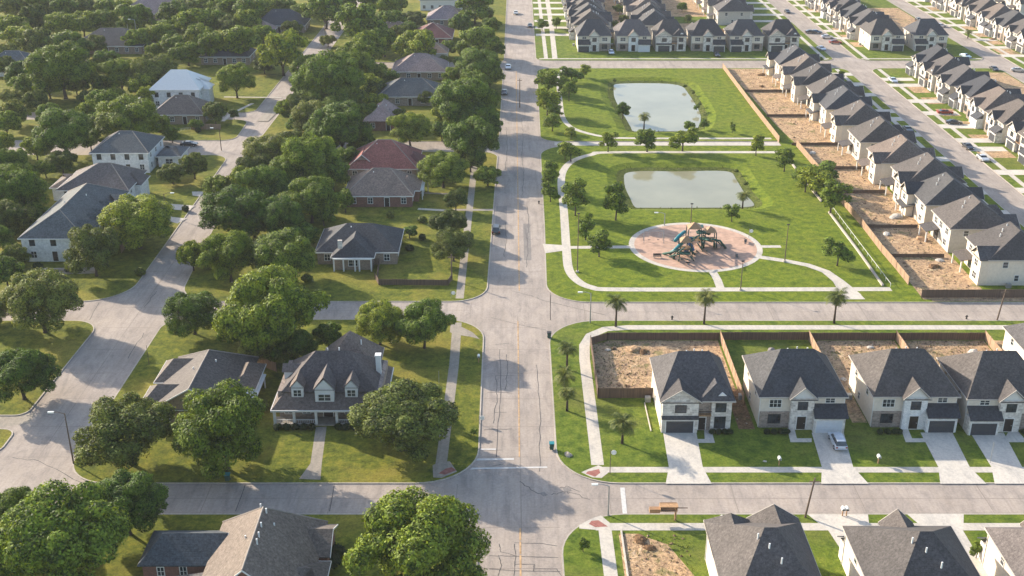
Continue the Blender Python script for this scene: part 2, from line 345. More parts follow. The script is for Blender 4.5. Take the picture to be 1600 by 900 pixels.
for nm, rim, bot, shore in (('a', rim_a, bot_a, pond_a), ('b', rim_b, bot_b, pond_b)):
    ring('pond_bank', M['lawn_park'], rim, offset(shore, -1.5), LZ, -0.5)
    ring('pond_shore', M['mud'], offset(shore, -1.5), bot, -0.5, -0.95)
    sheet('pond_water', M['water'], bot, -0.86)

X1 = 117.5
block('lawn_east_front', M['lawn_new'], [(6.9, 142.9, 9), (X1, 142.9, 4), (X1, 197.8, 4), (7.0, 197.8, 9.5)])
block('lawn_east_near', M['lawn_new'], [(7.0, 60), (X1, 60), (X1, 134.9, 4), (6.8, 134.9, 9)])
block('lawn_park', M['lawn_park'], [(7.0, 206.4, 8.5), (X1, 206.4, 4), (118.0, 404.5, 4), (8.9, 404.5, 5), (8.2, 315.6, 5), (75.5, 315.6), (75.5, 311.2), (8.0, 311.2, 9), (7.6, 250)], [rim_a, rim_b])
block('lawn_north', M['lawn_new'], [(8.9, 416.8, 4), (X1, 416.8, 4), (X1, 636), (9.6, 636)])
block('lawn_middle_street', M['lawn_new'], [(126.6, 206.4, 4), (172.5, 206.4, 4), (172.5, 404.5, 5), (126.6, 404.5, 5)])
block('lawn_north_middle', M['lawn_new'], [(126.8, 416.8, 5), (172.8, 416.8, 5), (172.8, 636), (126.8, 636)])
block('lawn_far_east', M['lawn_new'], [(181, 206), (250, 206), (250, 636), (181, 636)])
block('lawn_colonial', M['lawn_old'], [(-66.4, 142.9, 7), (-5.2, 142.9, 9), (-5.4, 198.3, 8), (-66.0, 198.3, 4)])
block('lawn_west_near', M['lawn_old'], [(-200, 50), (-3.0, 50), (-5.0, 134.9, 8), (-200, 134.9)])
block('lawn_west_corner', M['lawn_old'], [(-200, 163), (-79, 162.5, 2), (-78.2, 197.8, 5), (-200, 197.8)])
block('lawn_west_verge', M['lawn_old'], [(-200, 151), (-78.8, 151, 2), (-78.8, 158, 2), (-200, 158)])
block('lawn_bungalow', M['lawn_old'], [(-66.0, 206.8, 8), (-5.2, 206.8, 7), (-4.0, 305.5, 5), (-71.8, 305.5, 5)])
block('lawn_white_houses', M['lawn_old'], [(-200, 206.8), (-76.6, 206.8, 9), (-77.4, 302.5, 5), (-200, 302.5)])
block('lawn_mid_north', M['lawn_old'], [(-72, 315.6, 4), (-3.8, 315.6, 5), (-3.2, 404.5, 4), (-70, 404.5, 4)])
block('lawn_porch_north', M['lawn_old'], [(-200, 316.5), (-79, 316.5, 4), (-79.4, 338, 4), (-200, 338)])
block('lawn_far_west', M['lawn_old'], [(-240, 346), (-79.4, 346, 4), (-76, 636), (-240, 636)])
block('lawn_far_mid', M['lawn_old'], [(-69, 414, 4), (-3, 414, 4), (-2.2, 636), (-66, 636)])

W = LZ + 0.006
def walk(pts, wd=1.8, mat='walk', z=W, sm=0):
    return strip('sidewalk', M[mat], smooth_path(pts, sm) if sm else pts, wd, z)
walk([(X1, 194.9), (22, 194.9), (17.5, 194.2), (14.6, 191.6), (13.2, 187.5), (12.9, 182), (12.9, 147.6)], 1.9)
walk([(12.6, 146.3), (X1, 146.3)], 1.5, z=W + 0.004)
sheet('corner_ramp', M['walk'], A((935, 728), (946, 733), (950, 740), (940, 748), (925, 747), (908, 739), (922, 733)), W + 0.008)
sheet('ramp_pavers', M['pavers'], A((918, 738), (936, 734), (938, 740), (930, 746), (915, 741)), W + 0.012)
sheet('corner_ramp', M['walk'], A((939, 806.5), (955, 820), (951, 829), (930, 829), (905, 827), (905, 822), (925, 811)), W + 0.008)
sheet('ramp_pavers', M['pavers'], A((924, 815), (935, 814), (950, 824), (930, 825), (920, 820)), W + 0.012)
walk([(12.8, 132.2), (13.0, 60)], 1.8)
walk([(11.5, 132.0), (X1, 132.0)], 1.7, z=W + 0.004)
park = A((1392, 452.5), (1180, 453), (962, 453), (925, 450), (903, 440), (889, 422), (885, 390), (881, 330), (877, 290), (880, 268), (895, 252), (925, 242), (965, 238.5), (1235, 238.5))
walk(park, 1.9, sm=4)
walk(A((880, 108), (873, 125), (876, 165), (880, 185), (892, 199), (915, 208), (945, 214), (985, 216.5), (1205, 217)), 1.5, sm=4)
walk(A((850, 389), (880, 388)), [5.5, 3.2], z=W + 0.004); walk(A((880, 387.5), (990, 386.5)), 1.6, z=W + 0.005)
walk(A((1180, 386), (1220, 386)), 1.4, z=W + 0.004)
walk(A((1178, 401), (1225, 408), (1262, 415), (1290, 425), (1310, 440), (1330, 462)), [1.8, 1.8, 1.8, 1.9, 2.4, 4.2], z=W + 0.004, sm=0)
walk(A((1113, 424), (1121, 438), (1126, 452)), 1.7, z=W + 0.004)
sheet('park_drive', M['walk'], A((1318, 453), (1336, 453), (1352, 468.5), (1320, 468.5)), W + 0.008)
walk(A((855, 0), (862, 45), (867, 92)), 1.9)
walk([(-9.9, 302), (-10.1, 270), (-10.3, 230), (-10.4, 208)], 1.6, 'walk_old'); walk([(-10.4, 197), (-10.2, 180), (-10.7, 147)], 1.7, 'walk_old')
walk([(-16, 259), (-4.6, 259)], 1.3, 'walk_old', z=W + 0.004); walk(A((653, 327), (705, 330)), 1.2, 'walk'); walk(A((655, 302), (712, 304)), 1.0, 'walk_old')
sheet('corner_ramp', M['walk_old'], A((690, 722), (703, 722), (714, 738), (690, 748), (677, 747), (676, 728)), W + 0.008)
sheet('ramp_pavers', M['pavers'], A((697, 733), (706, 731), (713, 736), (695, 743), (685, 741)), W + 0.012)
sheet('corner_ramp', M['walk_old'], A((704, 508), (712, 507), (738, 520), (750, 531), (735, 527), (714, 524), (703, 520)), W + 0.008)
strip('front_walk', M['walk_old'], A((502, 668), (494, 725), (484, 750)), [1.7, 1.7, 3.2], W)
strip('front_walk', M['walk'], A((228, 313), (246, 322), (300, 326)), [2, 3.5, 3.5], W)
strip('front_walk', M['walk'], A((246, 330), (262, 342), (285, 346)), [2, 2.5, 3.5], W)
sheet('driveway', M['drive'], A((300, 300), (320, 300), (312, 308), (301, 306)), W)
sheet('driveway', M['walk_old'], A((65, 420), (150, 418), (148, 428), (68, 430)), W)
sheet('driveway', M['walk_old'], A((-5, 650), (40, 648), (55, 645), (45, 662), (-5, 668)), 0.008)
walk(A((348, 190), (362, 178), (395, 162)), 1.2, 'walk'); walk(A((350, 152), (440, 153)), 1.0, 'walk')
for a, b in (((480, 88), (560, 88)), ((410, 190), (440, 160))): strip('driveway', M['walk_old'], A(a, b), 3.5, W)
sheet('access_lane', M['walk'], [(12, 311.95), (75.3, 311.95), (75.3, 314.85), (12, 314.85)], 0.012)
# playground disc
def ellipse(cx, cy, rx, ry, n=64): return [(cx + rx * cos(2 * pi * i / n), cy + ry * sin(2 * pi * i / n)) for i in range(n)]
PC = (40.4, 235.8)
sheet('playground_path_ring', M['walk'], ellipse(*PC, 14.6, 14.6), W + 0.012); sheet('playground_surface', M['play'], ellipse(*PC, 13.4, 13.4), W + 0.018)
# front driveways
DW = [((1036, 677), (1088, 677), (1098, 731), (1112, 757), (1040, 757), (1045, 731)), ((1268, 677), (1318, 677), (1333, 731), (1357, 757), (1283, 757), (1284, 731)),
      ((1438, 677), (1488, 677), (1515, 731), (1541, 757), (1469, 757), (1466, 731)), ((1516, 677), (1568, 677), (1597, 731), (1630, 757), (1554, 757), (1549, 731))]
for d in DW: sheet('driveway', M['drive'], A(*d), W + 0.012)
for p in (((1100, 668), (1110, 668), (1117, 693), (1088, 693), (1088, 687), (1101, 687)), ((1230, 670), (1241, 670), (1245, 686), (1268, 686), (1268, 692), (1235, 692)), ((1408, 672), (1419, 672), (1425, 686), (1445, 686), (1446, 692), (1415, 692)), ((1577, 672), (1588, 672), (1600, 686), (1600, 692), (1570, 692), (1570, 686))):
    sheet('front_walk', M['drive'], A(*p), W + 0.008)
sheet('driveway', M['drive'], [(58.0, 104), (62, 104), (62, 131), (63.5, 135), (55.5, 135), (57, 131)], W + 0.012)
sheet('driveway', M['drive'], [(44.5, 124), (49.0, 124), (49.2, 131), (50, 134.9), (41.5, 134.9), (43.5, 131)], W + 0.015)
# bare soil yards
def yard(pts, z=LZ + 0.003, m='dirt'): return sheet('bare_yard', M[m], pts, z)
yard([(14.4, 168.2), (23.8, 168.2), (23.8, 171), (37.8, 171), (37.8, 189.4), (17.6, 189.4), (14.4, 187.4)])
yard([(54.6, 160), (57, 160), (57, 171.5), (70.2, 171.5), (70.2, 189.4), (54.6, 189.4)]); yard([(70.8, 160), (72.0, 160), (72.0, 172), (86.6, 172), (86.6, 189.4), (70.8, 189.4)])
yard([(87, 160), (101, 160), (101, 189.4), (87, 189.4)])
yard([(14.6, 60), (25, 60), (25, 118), (21, 128), (17, 130.4), (14.6, 130.4)]); yard([(38.5, 100), (43, 100), (43, 118), (38.5, 119)], m='mulch')
yard([(36.0, 158), (38.6, 158), (38.6, 171), (36, 171)], m='mulch')
yard([(81.5, 207.5), (95, 207.5), (93, 403.5), (75.8, 403.5), (78.5, 330), (81.0, 300)])
yard([(96, 206.8), (117, 206.8), (117, 208.5), (96, 208.5)])
yard([(83, 199 + 7.6), (117, 206.6), (117, 209), (83, 209)], z=LZ + 0.006)
yard([(81.2, 446), (100, 446), (100, 474), (81, 474)], m='mulch'); yard([(136, 447), (150, 447), (150, 456), (132, 456)])
yard([(182, 425), (189, 425), (189, 436), (182, 436)]); yard([(128, 300), (136, 300), (136, 306), (128, 306)]); yard([(128, 208), (137, 208), (137, 240), (128, 240)])
for b in ((26, 158.8, 28.5, 160.6), ):
    pass

# road joints, cracks and markings
def zig(p, q, n, amp):
    P, Q = Vector(p), Vector(q); d = Q - P; nn = Vector((-d.y, d.x)).normalized()
    return [tuple(P + d * i / n + nn * (random.uniform(-amp, amp) if 0 < i < n else 0)) for i in range(n + 1)]
def multistrip(name, mat, lines, wd, z):
    g = G()
    for pts in lines:
        for i in range(len(pts) - 1):
            a, b = Vector(pts[i]), Vector(pts[i + 1]); d = (b - a)
            if d.length < 1e-4: continue
            d.normalize(); nn = Vector((-d.y, d.x)) * wd * random.uniform(0.35, 0.65); e = d * wd * 0.3
            g.add([(*(a - nn - e), z), (*(b - nn + e), z), (*(b + nn + e), z), (*(a + nn - e), z)], [(0, 1, 2, 3)]); z += 2e-6
    o = g.build(name, mat, recalc=False); o['kind'] = 'structure'; return o
J = []
for y in [x for x in range(60, 640, 9) if not (134 < x < 144 or 197 < x < 207)]: J.append(zig((-4.6, y), (6.6, y), 3, 0.04))
for x in range(-62, -6, 18): J += [zig((x, 135.2), (x, 142.6), 2, 0.05), zig((x, 198.6), (x, 206.4), 2, 0.05)]
for x in range(14, 117, 18): J += [zig((x, 135.2), (x, 142.6), 2, 0.05), zig((x, 198.2), (x, 206), 2, 0.05)]
J += [zig((-60, 139), (-8, 139), 8, 0.04), zig((8, 139), (117, 139), 10, 0.04), zig((8, 202), (117, 202), 10, 0.04), zig((-60, 202.6), (-8, 202.6), 8, 0.04)]
for y in range(150, 640, 9): J.append(zig((-77, y), (-67.5, y), 3, 0.04))
J.append(zig((-72.2, 150), (-72.4, 400), 30, 0.06)); J.append(zig((1.1, 200), (1.3, 130), 12, 0.03))
for y in range(215, 640, 10): J += [zig((118, y), (126, y), 3, 0.04)]
multistrip('road_joints', M['joint'], J, 0.09, 0.008)
Cc = []
cr = lambda pts, amp=0.25, k=5: Cc.append(sum([zig(a, b, k, amp)[:-1] for a, b in zip(pts[:-1], pts[1:])], []) + [pts[-1]])
for y0, y1, x in ((186, 150, -2.2), (184, 171, -1.0), (180, 146, 4.3), (250, 230, -1.5), (262, 240, 3.6), (300, 270, 2.8), (176, 160, -2.8), (246, 224, 3.2), (340, 300, 2.9), (330, 290, -1.6)):
    cr([(x, y0), (x + 0.3, (y0 + y1) / 2), (x - 0.2, y1)], 0.16, 7)
for y in (188, 181.5, 176, 170.2, 163.5, 158, 152, 147.5): cr([(random.uniform(-4.5, -2.5), y), (random.uniform(-1.5, 1), y + random.uniform(-0.6, 0.6))], 0.1, 4)
cr([(-4, 199.5), (2, 196), (6.4, 194)], 0.1); cr(A((812, 752), (835, 768), (853, 775)), 0.2); cr(A((862, 773), (880, 768), (893, 770), (922, 781)), 0.25); cr(A((875, 762), (888, 760), (905, 768)), 0.2)
for p in (((765, 868), (790, 869), (830, 870), (872, 871)), ((780, 850), (782, 862), (804, 868)), ((804, 850), (806, 870), (803, 900)), ((765, 889), (800, 892), (875, 893)), ((779, 868), (784, 884), (778, 900)), ((804, 848), (845, 849), (870, 853)), ((804, 882), (835, 882), (834, 893)), ((835, 889), (870, 889), (878, 900))): cr(A(*p), 0.07, 4)
cr(A((140, 500), (155, 472)), 0.1); cr(A((225, 480), (245, 455)), 0.2); cr(A((200, 560), (225, 520)), 0.2); cr(A((20, 715), (60, 720), (130, 755)), 0.2); cr(A((368, 799), (383, 758)), 0.04); cr(A((515, 799), (522, 759)), 0.04)
cr(A((860, 455), (860, 500)), 0.06); cr(A((800, 455), (830, 462), (850, 470), (945, 492)), 0.1)
multistrip('road_cracks', M['crack'], Cc, 0.10, 0.013)
sheet('road_patch', M['patch'], A((842, 771), (850, 768), (856, 773), (850, 776)), 0.016); sheet('road_patch', M['patch'], A((879, 763), (890, 761), (893, 767), (882, 769)), 0.016)
sheet('road_patch', M['patch'], [(-4.4, 262), (-1.2, 262), (-1.4, 236), (-4.6, 236)], 0.005); sheet('road_patch', M['patch'], [(2.6, 250), (4.2, 250), (4.2, 228), (2.6, 228)], 0.005)
g = G()
for y in range(150, 196, 3):
    g.box(1.02, y, 0.0, 1.24, y + 2.8, 0.02); 
for y in range(212, 400, 3): g.box(1.35, y, 0.0, 1.6, y + 2.8, 0.02)
for y in range(90, 130, 3): g.box(1.0, y, 0.0, 1.25, y + 2.8, 0.02)
g.build('centre_line_markings', M['yellow'])['kind'] = 'structure'
sheet('stop_line', M['white'], A((746, 716.5), (803, 716), (803, 718.5), (744, 719.5)), 0.018); sheet('stop_line', M['white'], A((738, 731), (855, 729), (855, 731), (734, 733.5)), 0.018)
sheet('stop_line', M['white'], A((969, 762), (976, 762), (980, 803.5), (973, 803.5)), 0.018); sheet('stop_line', M['white'], A((752, 701), (775, 701), (775, 703), (750, 703)), 0.018)

haze()
# ------------------------------------------------------------ houses
def roof_solid(g, x0, y0, x1, y1, z, rise, axis='x', i0=None, i1=None, oh=0.45, fas=0.18):
    """hip / gable roof; i0,i1 insets of the ridge ends (0 = gable)"""
    x0 -= oh; y0 -= oh; x1 += oh; y1 += oh
    if axis == 'x':
        i0 = (y1 - y0) / 2 if i0 is None else i0; i1 = (y1 - y0) / 2 if i1 is None else i1; ym = (y0 + y1) / 2
        r = [(x0 + i0, ym, z + rise), (x1 - i1, ym, z + rise)]; fs = [(0, 1, 9, 8), (2, 3, 8, 9)] + ([(1, 2, 9)] if i1 else []) + ([(3, 0, 8)] if i0 else [])
    else:
        i0 = (x1 - x0) / 2 if i0 is None else i0; i1 = (x1 - x0) / 2 if i1 is None else i1; xm = (x0 + x1) / 2
        r = [(xm, y0 + i0, z + rise), (xm, y1 - i1, z + rise)]; fs = [(1, 2, 9, 8), (3, 0, 8, 9)] + ([(0, 1, 8)] if i0 else []) + ([(2, 3, 9)] if i1 else [])
    c = [(x0, y0), (x1, y0), (x1, y1), (x0, y1)]
    vs = [(*p, z + 0.0) for p in c] + [(*p, z - fas) for p in c] + r
    g.add(vs, fs + [(4, 5, 1, 0), (5, 6, 2, 1), (6, 7, 3, 2), (7, 4, 0, 3)] + ([(7, 6, 5, 4)] if (i0 and i1) else [])); return g
def fascia(parent, x0, y0, x1, y1, z, oh=0.45, mat='fascia'):
    x0 -= oh; y0 -= oh; x1 += oh; y1 += oh; g = G(); t = 0.06; zz0, zz1 = z - 0.2, z + 0.015
    g.box(x0 - t, y0 - t, zz0, x1 + t, y0, zz1); g.box(x0 - t, y1, zz0, x1 + t, y1 + t, zz1); g.box(x0 - t, y0, zz0, x0, y1, zz1); g.box(x1, y0, zz0, x1 + t, y1, zz1)
    return g.build('eaves_trim', M[mat], parent)
def roof(parent, mat, *a, name='roof', trim='fascia', **k):
    g = G(); roof_solid(g, *a, **k); o = g.build(name, M[mat], parent)
    x0, y0, x1, y1, z = a[:5]
    gab = k.get('i0') == 0 or k.get('i1') == 0
    if not gab and trim: fascia(parent, x0, y0, x1, y1, z, k.get('oh', 0.45), trim)
    elif trim:   # barge boards
        oh = k.get('oh', 0.45); rise = a[5]; g = G(); ax = k.get('axis', 'x')
        for e in (0, 1):
            if k.get('i%d' % e) != 0: continue
            if ax == 'y':
                y = (y0 - oh) if e == 0 else (y1 + oh); t = -0.07 if e == 0 else 0.07; xm = (x0 + x1) / 2
                for xa in (x0 - oh, x1 + oh):
                    g.add([(xa, y, z - 0.2), (xm, y, z + rise - 0.2), (xm, y, z + rise + .02), (xa, y, z + .02), (xa, y + t, z - 0.2), (xm, y + t, z + rise - 0.2), (xm, y + t, z + rise + .02), (xa, y + t, z + .02)], [(0, 1, 2, 3), (7, 6, 5, 4), (0, 4, 5, 1), (3, 2, 6, 7), (0, 3, 7, 4), (1, 5, 6, 2)])
            else:
                x = (x0 - oh) if e == 0 else (x1 + oh); t = -0.07 if e == 0 else 0.07; ym = (y0 + y1) / 2
                for ya in (y0 - oh, y1 + oh):
                    g.add([(x, ya, z - 0.2), (x, ym, z + rise - 0.2), (x, ym, z + rise + .02), (x, ya, z + .02), (x + t, ya, z - 0.2), (x + t, ym, z + rise - 0.2), (x + t, ym, z + rise + .02), (x + t, ya, z + .02)], [(0, 1, 2, 3), (7, 6, 5, 4), (0, 4, 5, 1), (3, 2, 6, 7), (0, 3, 7, 4), (1, 5, 6, 2)])
        g.build('barge_board', M[trim], parent)
    if mat in ('r_old', 'r_teal', 'r_tan', 'r_brn', 'r_red', 'r_mauve') and trim == 'trim' and name == 'roof':
        oh = k.get('oh', 0.45); X0, Y0, X1, Y1 = x0 - oh, y0 - oh, x1 + oh, y1 + oh; rise = a[5]; i0, i1 = k.get('i0'), k.get('i1')
        if k['axis'] == 'x': i0 = (Y1 - Y0) / 2 if i0 is None else i0; i1 = (Y1 - Y0) / 2 if i1 is None else i1; p, q = (X0 + i0, (Y0 + Y1) / 2, z + rise), (X1 - i1, (Y0 + Y1) / 2, z + rise); cs = (((X0, Y0), p), ((X0, Y1), p), ((X1, Y0), q), ((X1, Y1), q))
        else: i0 = (X1 - X0) / 2 if i0 is None else i0; i1 = (X1 - X0) / 2 if i1 is None else i1; p, q = ((X0 + X1) / 2, Y0 + i0, z + rise), ((X0 + X1) / 2, Y1 - i1, z + rise); cs = (((X0, Y0), p), ((X1, Y0), p), ((X0, Y1), q), ((X1, Y1), q))
        for (c, e) in list(cs) + [(None, None)]:
            g = G()
            if c is None: g.tube([p, q], [.13, .13], 5)
            elif (k.get('i0') == 0 and e == p): continue
            else: g.tube([(*c, z + 0.02), e], [.11, .11], 5)
            g.build('ridge_cap', M['cap'], o)
    return o
def shed(parent, mat, x0, y0, x1, y1, zl, zh, low='y0', name='porch_roof', t=0.16):
    """mono-pitch slab; low edge named"""
    zz = {'y0': (zl, zl, zh, zh), 'y1': (zh, zh, zl, zl), 'x0': (zl, zh, zh, zl), 'x1': (zh, zl, zl, zh)}[low]
    c = [(x0, y0), (x1, y0), (x1, y1), (x0, y1)]
    g = G().add([(*p, z) for p, z in zip(c, zz)] + [(*p, z - t) for p, z in zip(c, zz)], [(0, 1, 2, 3), (7, 6, 5, 4), (0, 4, 5, 1), (1, 5, 6, 2), (2, 6, 7, 3), (3, 7, 4, 0)])
    return g.build(name, M[mat], parent)
def facemap(face, pos):
    """(along, out, z) -> local xyz"""
    return {'S': lambda a, o, z: (a, pos - o, z), 'N': lambda a, o, z: (a, pos + o, z), 'W': lambda a, o, z: (pos - o, a, z), 'E': lambda a, o, z: (pos + o, a, z)}[face]
def window(parent, face, pos, c, z0, w_, h_, frame='trim', bars=1, sub=True, name='window'):
    fn = facemap(face, pos); a0, a1, z1 = c - w_ / 2, c + w_ / 2, z0 + h_
    p = G().box(a0, 0.0, z0, a1, 0.03, z1, fn).build(name, M['glass'], parent)
    if not sub: return p
    g = G(); t = 0.1
    g.box(a0 - t, 0.0, z0 - t, a1 + t, 0.07, z0, fn); g.box(a0 - t, 0.0, z1, a1 + t, 0.07, z1 + t, fn)
    g.box(a0 - t, 0.0, z0, a0, 0.07, z1, fn); g.box(a1, 0.0, z0, a1 + t, 0.07, z1, fn)
    for i in range(bars):
        x = a0 + w_ * (i + 1) / (bars + 1); g.box(x - 0.04, 0.0, z0, x + 0.04, 0.055, z1, fn)
    g.box(a0, 0.0, z0 + h_ * 0.5 - 0.03, a1, 0.05, z0 + h_ * 0.5 + 0.03, fn)
    g.build('window_frame', M[frame], p); return p
def gdoor(parent, face, pos, c, w_, h_=2.15, mat='gdoor'):
    fn = facemap(face, pos); g = G()
    for i in range(4): g.box(c - w_ / 2, 0, i * h_ / 4 + 0.012, c + w_ / 2, 0.05, (i + 1) * h_ / 4 - 0.012, fn)
    o = g.build('garage_door', M[mat], parent)
    g = G(); t = 0.16; g.box(c - w_ / 2 - t, 0, 0, c - w_ / 2, 0.09, h_ + t, fn); g.box(c + w_ / 2, 0, 0, c + w_ / 2 + t, 0.09, h_ + t, fn); g.box(c - w_ / 2, 0, h_, c + w_ / 2, 0.09, h_ + t, fn)
    g.build('door_frame', M['trim'], o); return o
def fdoor(parent, face, pos, c, w_=1.1, h_=2.2, z=0.15, mat='door'):
    fn = facemap(face, pos); o = G().box(c - w_ / 2, 0, z, c + w_ / 2, 0.05, z + h_, fn).build('front_door', M[mat], parent)
    g = G(); t = 0.12; g.box(c - w_ / 2 - t, 0, z, c - w_ / 2, 0.1, z + h_ + t, fn); g.box(c + w_ / 2, 0, z, c + w_ / 2 + t, 0.1, z + h_ + t, fn); g.box(c - w_ / 2, 0, z + h_, c + w_ / 2, 0.1, z + h_ + t, fn)
    g.build('door_frame', M['trim'], o); G().box(c + w_ * .3, 0.05, z + 1, c + w_ * .38, 0.12, z + 1.12, fn).build('handle', M['steel'], o); return o
def gable_wall(parent, x0, x1, y, z, rise, mat, th=0.3, name='gable_wall'):
    xm = (x0 + x1) / 2
    return G().add([(x0, y, z), (x1, y, z), (xm, y, z + rise), (x0, y + th, z), (x1, y + th, z), (xm, y + th, z + rise)], [(0, 1, 2), (5, 4, 3), (0, 3, 4, 1), (1, 4, 5, 2), (2, 5, 3, 0)]).build(name, M[mat], parent)
def vents(parent, pts):
    for (x, y, z) in pts: G().tube([(x, y, z - 0.4), (x, y, z + 0.45)], [0.11, 0.11], 8).build('roof_vent', M['pipe'], parent)

def new_house(lay, wallm='stucco', stonem='stone', roofm='r_new', gmat='gdoor', w_=13.0, d=13.4, rise=4.9):
    r = thing('two_storey_house', '', 'house'); a = w_ / 2; b = d / 2; ez = 5.7
    G().box(-a, -b, 0, a, b, ez).build('wall', M[wallm], r)
    rl = w_ - 5 if lay != 'A' else w_ - 4.6
    if d > 14.5: rl = w_ - 1.2; rise = 6.0
    roof(r, roofm, -a, -b, a, b, ez, rise, axis='x', i0=rl * 0.5 + 0.4, i1=rl * 0.5 + 0.2)
    fr = 'dkframe' if lay != 'A' else 'dkframe'
    sgn = -1 if lay == 'C' else 1
    def X(p, q): return (p, q) if sgn == 1 else (-q, -p)
    if lay == 'A':
        G().box(-a, -b - 0.9, 0, 0.2, -b - 0.003, ez).build('front_bay', M[stonem], r); gable_wall(r, -a + .003, 0.197, -b - 0.9, ez, 1.95, stonem)
        roof(r, roofm, -a, -b - 0.9, 0.2, -0.5, ez, 2.2, axis='y', i0=0, i1=3.0, name='gable_roof')
        gdoor(r, 'S', -b - 0.9, -2.6, 4.3, mat=gmat); window(r, 'S', -b - 0.9, -2.6, 3.7, 1.6, 1.2, fr)
        shed(r, 'r_char', -a - .1, -b - 1.35, 0.3, -b - 0.9, 2.75, 3.1, name='skirt_roof')
        G().box(2.3, -b - 0.45, 0, a, -b - 0.003, ez).build('front_bay', M[stonem], r); gable_wall(r, 2.303, a - .003, -b - 0.45, ez, 1.2, 'trim')
        roof(r, roofm, 0.6, -b - 0.5, a, -2.5, ez, 2.3, axis='y', i0=1.7, i1=1.6, name='gable_roof')
        G().box(0.2, -b - 0.1, 0, 2.3, -b - 0.004, ez).build('entry_wall', M['stone_b'], r)
        fdoor(r, 'S', -b - 0.1, 1.0); window(r, 'S', -b - 0.45, 3.75, 0.7, 1.6, 1.9, fr, 2); window(r, 'S', -b - 0.45, 3.75, 3.6, 1.5, 1.4, fr)
        bl = G().box(0.25, -b - 0.85, 2.95, 2.3, -b - 0.1, 3.1).build('balcony', M['wood'], r)
        g = G(); g.box(0.25, -b - 0.85, 3.75, 2.3, -b - 0.78, 3.83)
        for i in range(9): g.box(0.27 + i * 0.24, -b - 0.84, 3.1, 0.31 + i * 0.24, -b - 0.79, 3.75)
        g.build('railing', M['dark'], bl)
    else:
        p, q = X(-1.9, 1.7); G().box(p, -b - 0.8, 0, q, -b - 0.003, ez).build('front_bay', M['wbrick' if wallm == 'stucco_g' else stonem], r)
        gable_wall(r, p + .003, q - .003, -b - 0.8, ez, 1.75, 'trim'); roof(r, roofm, p, -b - 0.8, q, -1.0, ez, 2.1, axis='y', i0=0, i1=2.4, name='gable_roof')
        c = (p + q) / 2; fdoor(r, 'S', -b - 0.8, c, 1.4, 2.3); window(r, 'S', -b - 0.8, c, 3.7, 1.4, 1.3, fr)
        p, q = X(-a + 0.003, -1.9); G().box(p, -b - 0.12, 0, q, -b - 0.003, 2.9).build('brick_front', M['stone_b'], r)
        c = (p + q) / 2; window(r, 'S', -b - 0.12, c, 0.9, 1.8, 1.5, fr, 2); window(r, 'S', -b, c, 3.7, 1.8, 1.3, 'trim', 2)
        p, q = X(1.7, a); G().box(p, -b - 1.7, 0, q, -b - 0.003, 2.9).build('garage_front', M[stonem], r)
        shed(r, 'r_char', p - 0.1, -b - 2.15, q + 0.35, -b - 0.003, 2.9, 4.35, name='skirt_roof'); c = (p + q) / 2
        gdoor(r, 'S', -b - 1.7, c, 4.0, mat=gmat); window(r, 'S', -b, c + 0.2, 4.5, 1.4, 0.85, 'trim')
    if lay != 'A' and w_ < 12.5:      # two-storey rear bay under its own gable
        p, q = (-a + 0.003, -a + 4.4) if lay == 'B' else (a - 4.4, a - 0.003)
        G().box(p, b + 0.003, 0, q, b + 1.7, ez).build('rear_bay', M[wallm], r); gable_wall(r, p + .003, q - .003, b + 1.4, ez, 1.9, wallm, name='rear_gable_wall')
        roof(r, roofm, p, 1.0, q, b + 1.7, ez, 2.1, axis='y', i0=2.4, i1=0, name='rear_gable_roof')
        window(r, 'N', b + 1.7, (p + q) / 2, 3.6, 1.5, 1.3, 'trim'); window(r, 'N', b + 1.7, (p + q) / 2, 0.8, 1.8, 1.4, 'trim')
    # rear: windows, door and covered patio
    for c, z in ((-a * 0.62, 3.6), (0.3, 3.7), (a * 0.62, 3.6), (-a * 0.55, 0.9)): window(r, 'N', b, c, z, 1.5, 1.35, 'trim')
    window(r, 'N', b, a * 0.45, 0.25, 2.4, 2.1, 'dkframe', name='patio_door')
    pr = shed(r, roofm, 0.6, b + 0.003, a - 0.2, b + 3.0, 2.6, 3.2, low='y1', name='patio_roof')
    for px in (0.8, a - 0.5): G().box(px - .12, b + 2.6, 0, px + .12, b + 2.84, 2.45).build('post', M['trim'], pr)
    for f, pos in (('W', -a), ('E', a)):
        window(r, f, pos, -b * 0.45, 3.9, 0.9, 1.2, 'trim', 0); window(r, f, pos, b * 0.5, 3.9, 1.0, 1.2, 'trim', 0); window(r, f, pos, b * 0.1, 1.0, 0.8, 1.2, 'trim', 0)
    G().box(-a - 1.5, b * .3, 0, -a - .6, b * .3 + .9, .85).build('air_conditioner', M['steel'], r)
    for xx in (-a - .06, a + .06): G().box(xx - .05, -b + .02, 0.1, xx + .05, -b + .12, ez - .2).build('downpipe', M['trim'], r)
    zr = ez + rise
    vents(r, [(a * 0.3, 0.9, zr - 0.7), (-a * 0.1, b * 0.45, zr - 1.9), (a * 0.1, 2.2, zr - 1.2)])
    return r
def hide_trims(r): pass
PROTO = {}
def place_house(key, loc, rz, label, group):
    lay, wm, sm, rm, gm, w_, d = key
    if key not in PROTO:
        PROTO[key] = new_house(lay, wm, sm, rm, gm, w_, d); o = PROTO[key]; CH[o.name] = kids(o)
        for c in CH[o.name]: CH[c.name] = kids(c)
    else: o = copy_tree(PROTO[key])
    o.location = (*loc, LZ); o.rotation_euler = (0, 0, rz); tag(o, label, 'house', group); return o
kA = ('A', 'stucco', 'stone', 'r_new', 'gdoor', 10.9, 13.4)
kB = ('B', 'stucco', 'stone', 'r_char', 'gdoor_w', 13.2, 13.4); kB2 = ('B', 'stucco', 'wbrick', 'r_new', 'gdoor', 12.9, 13.4)
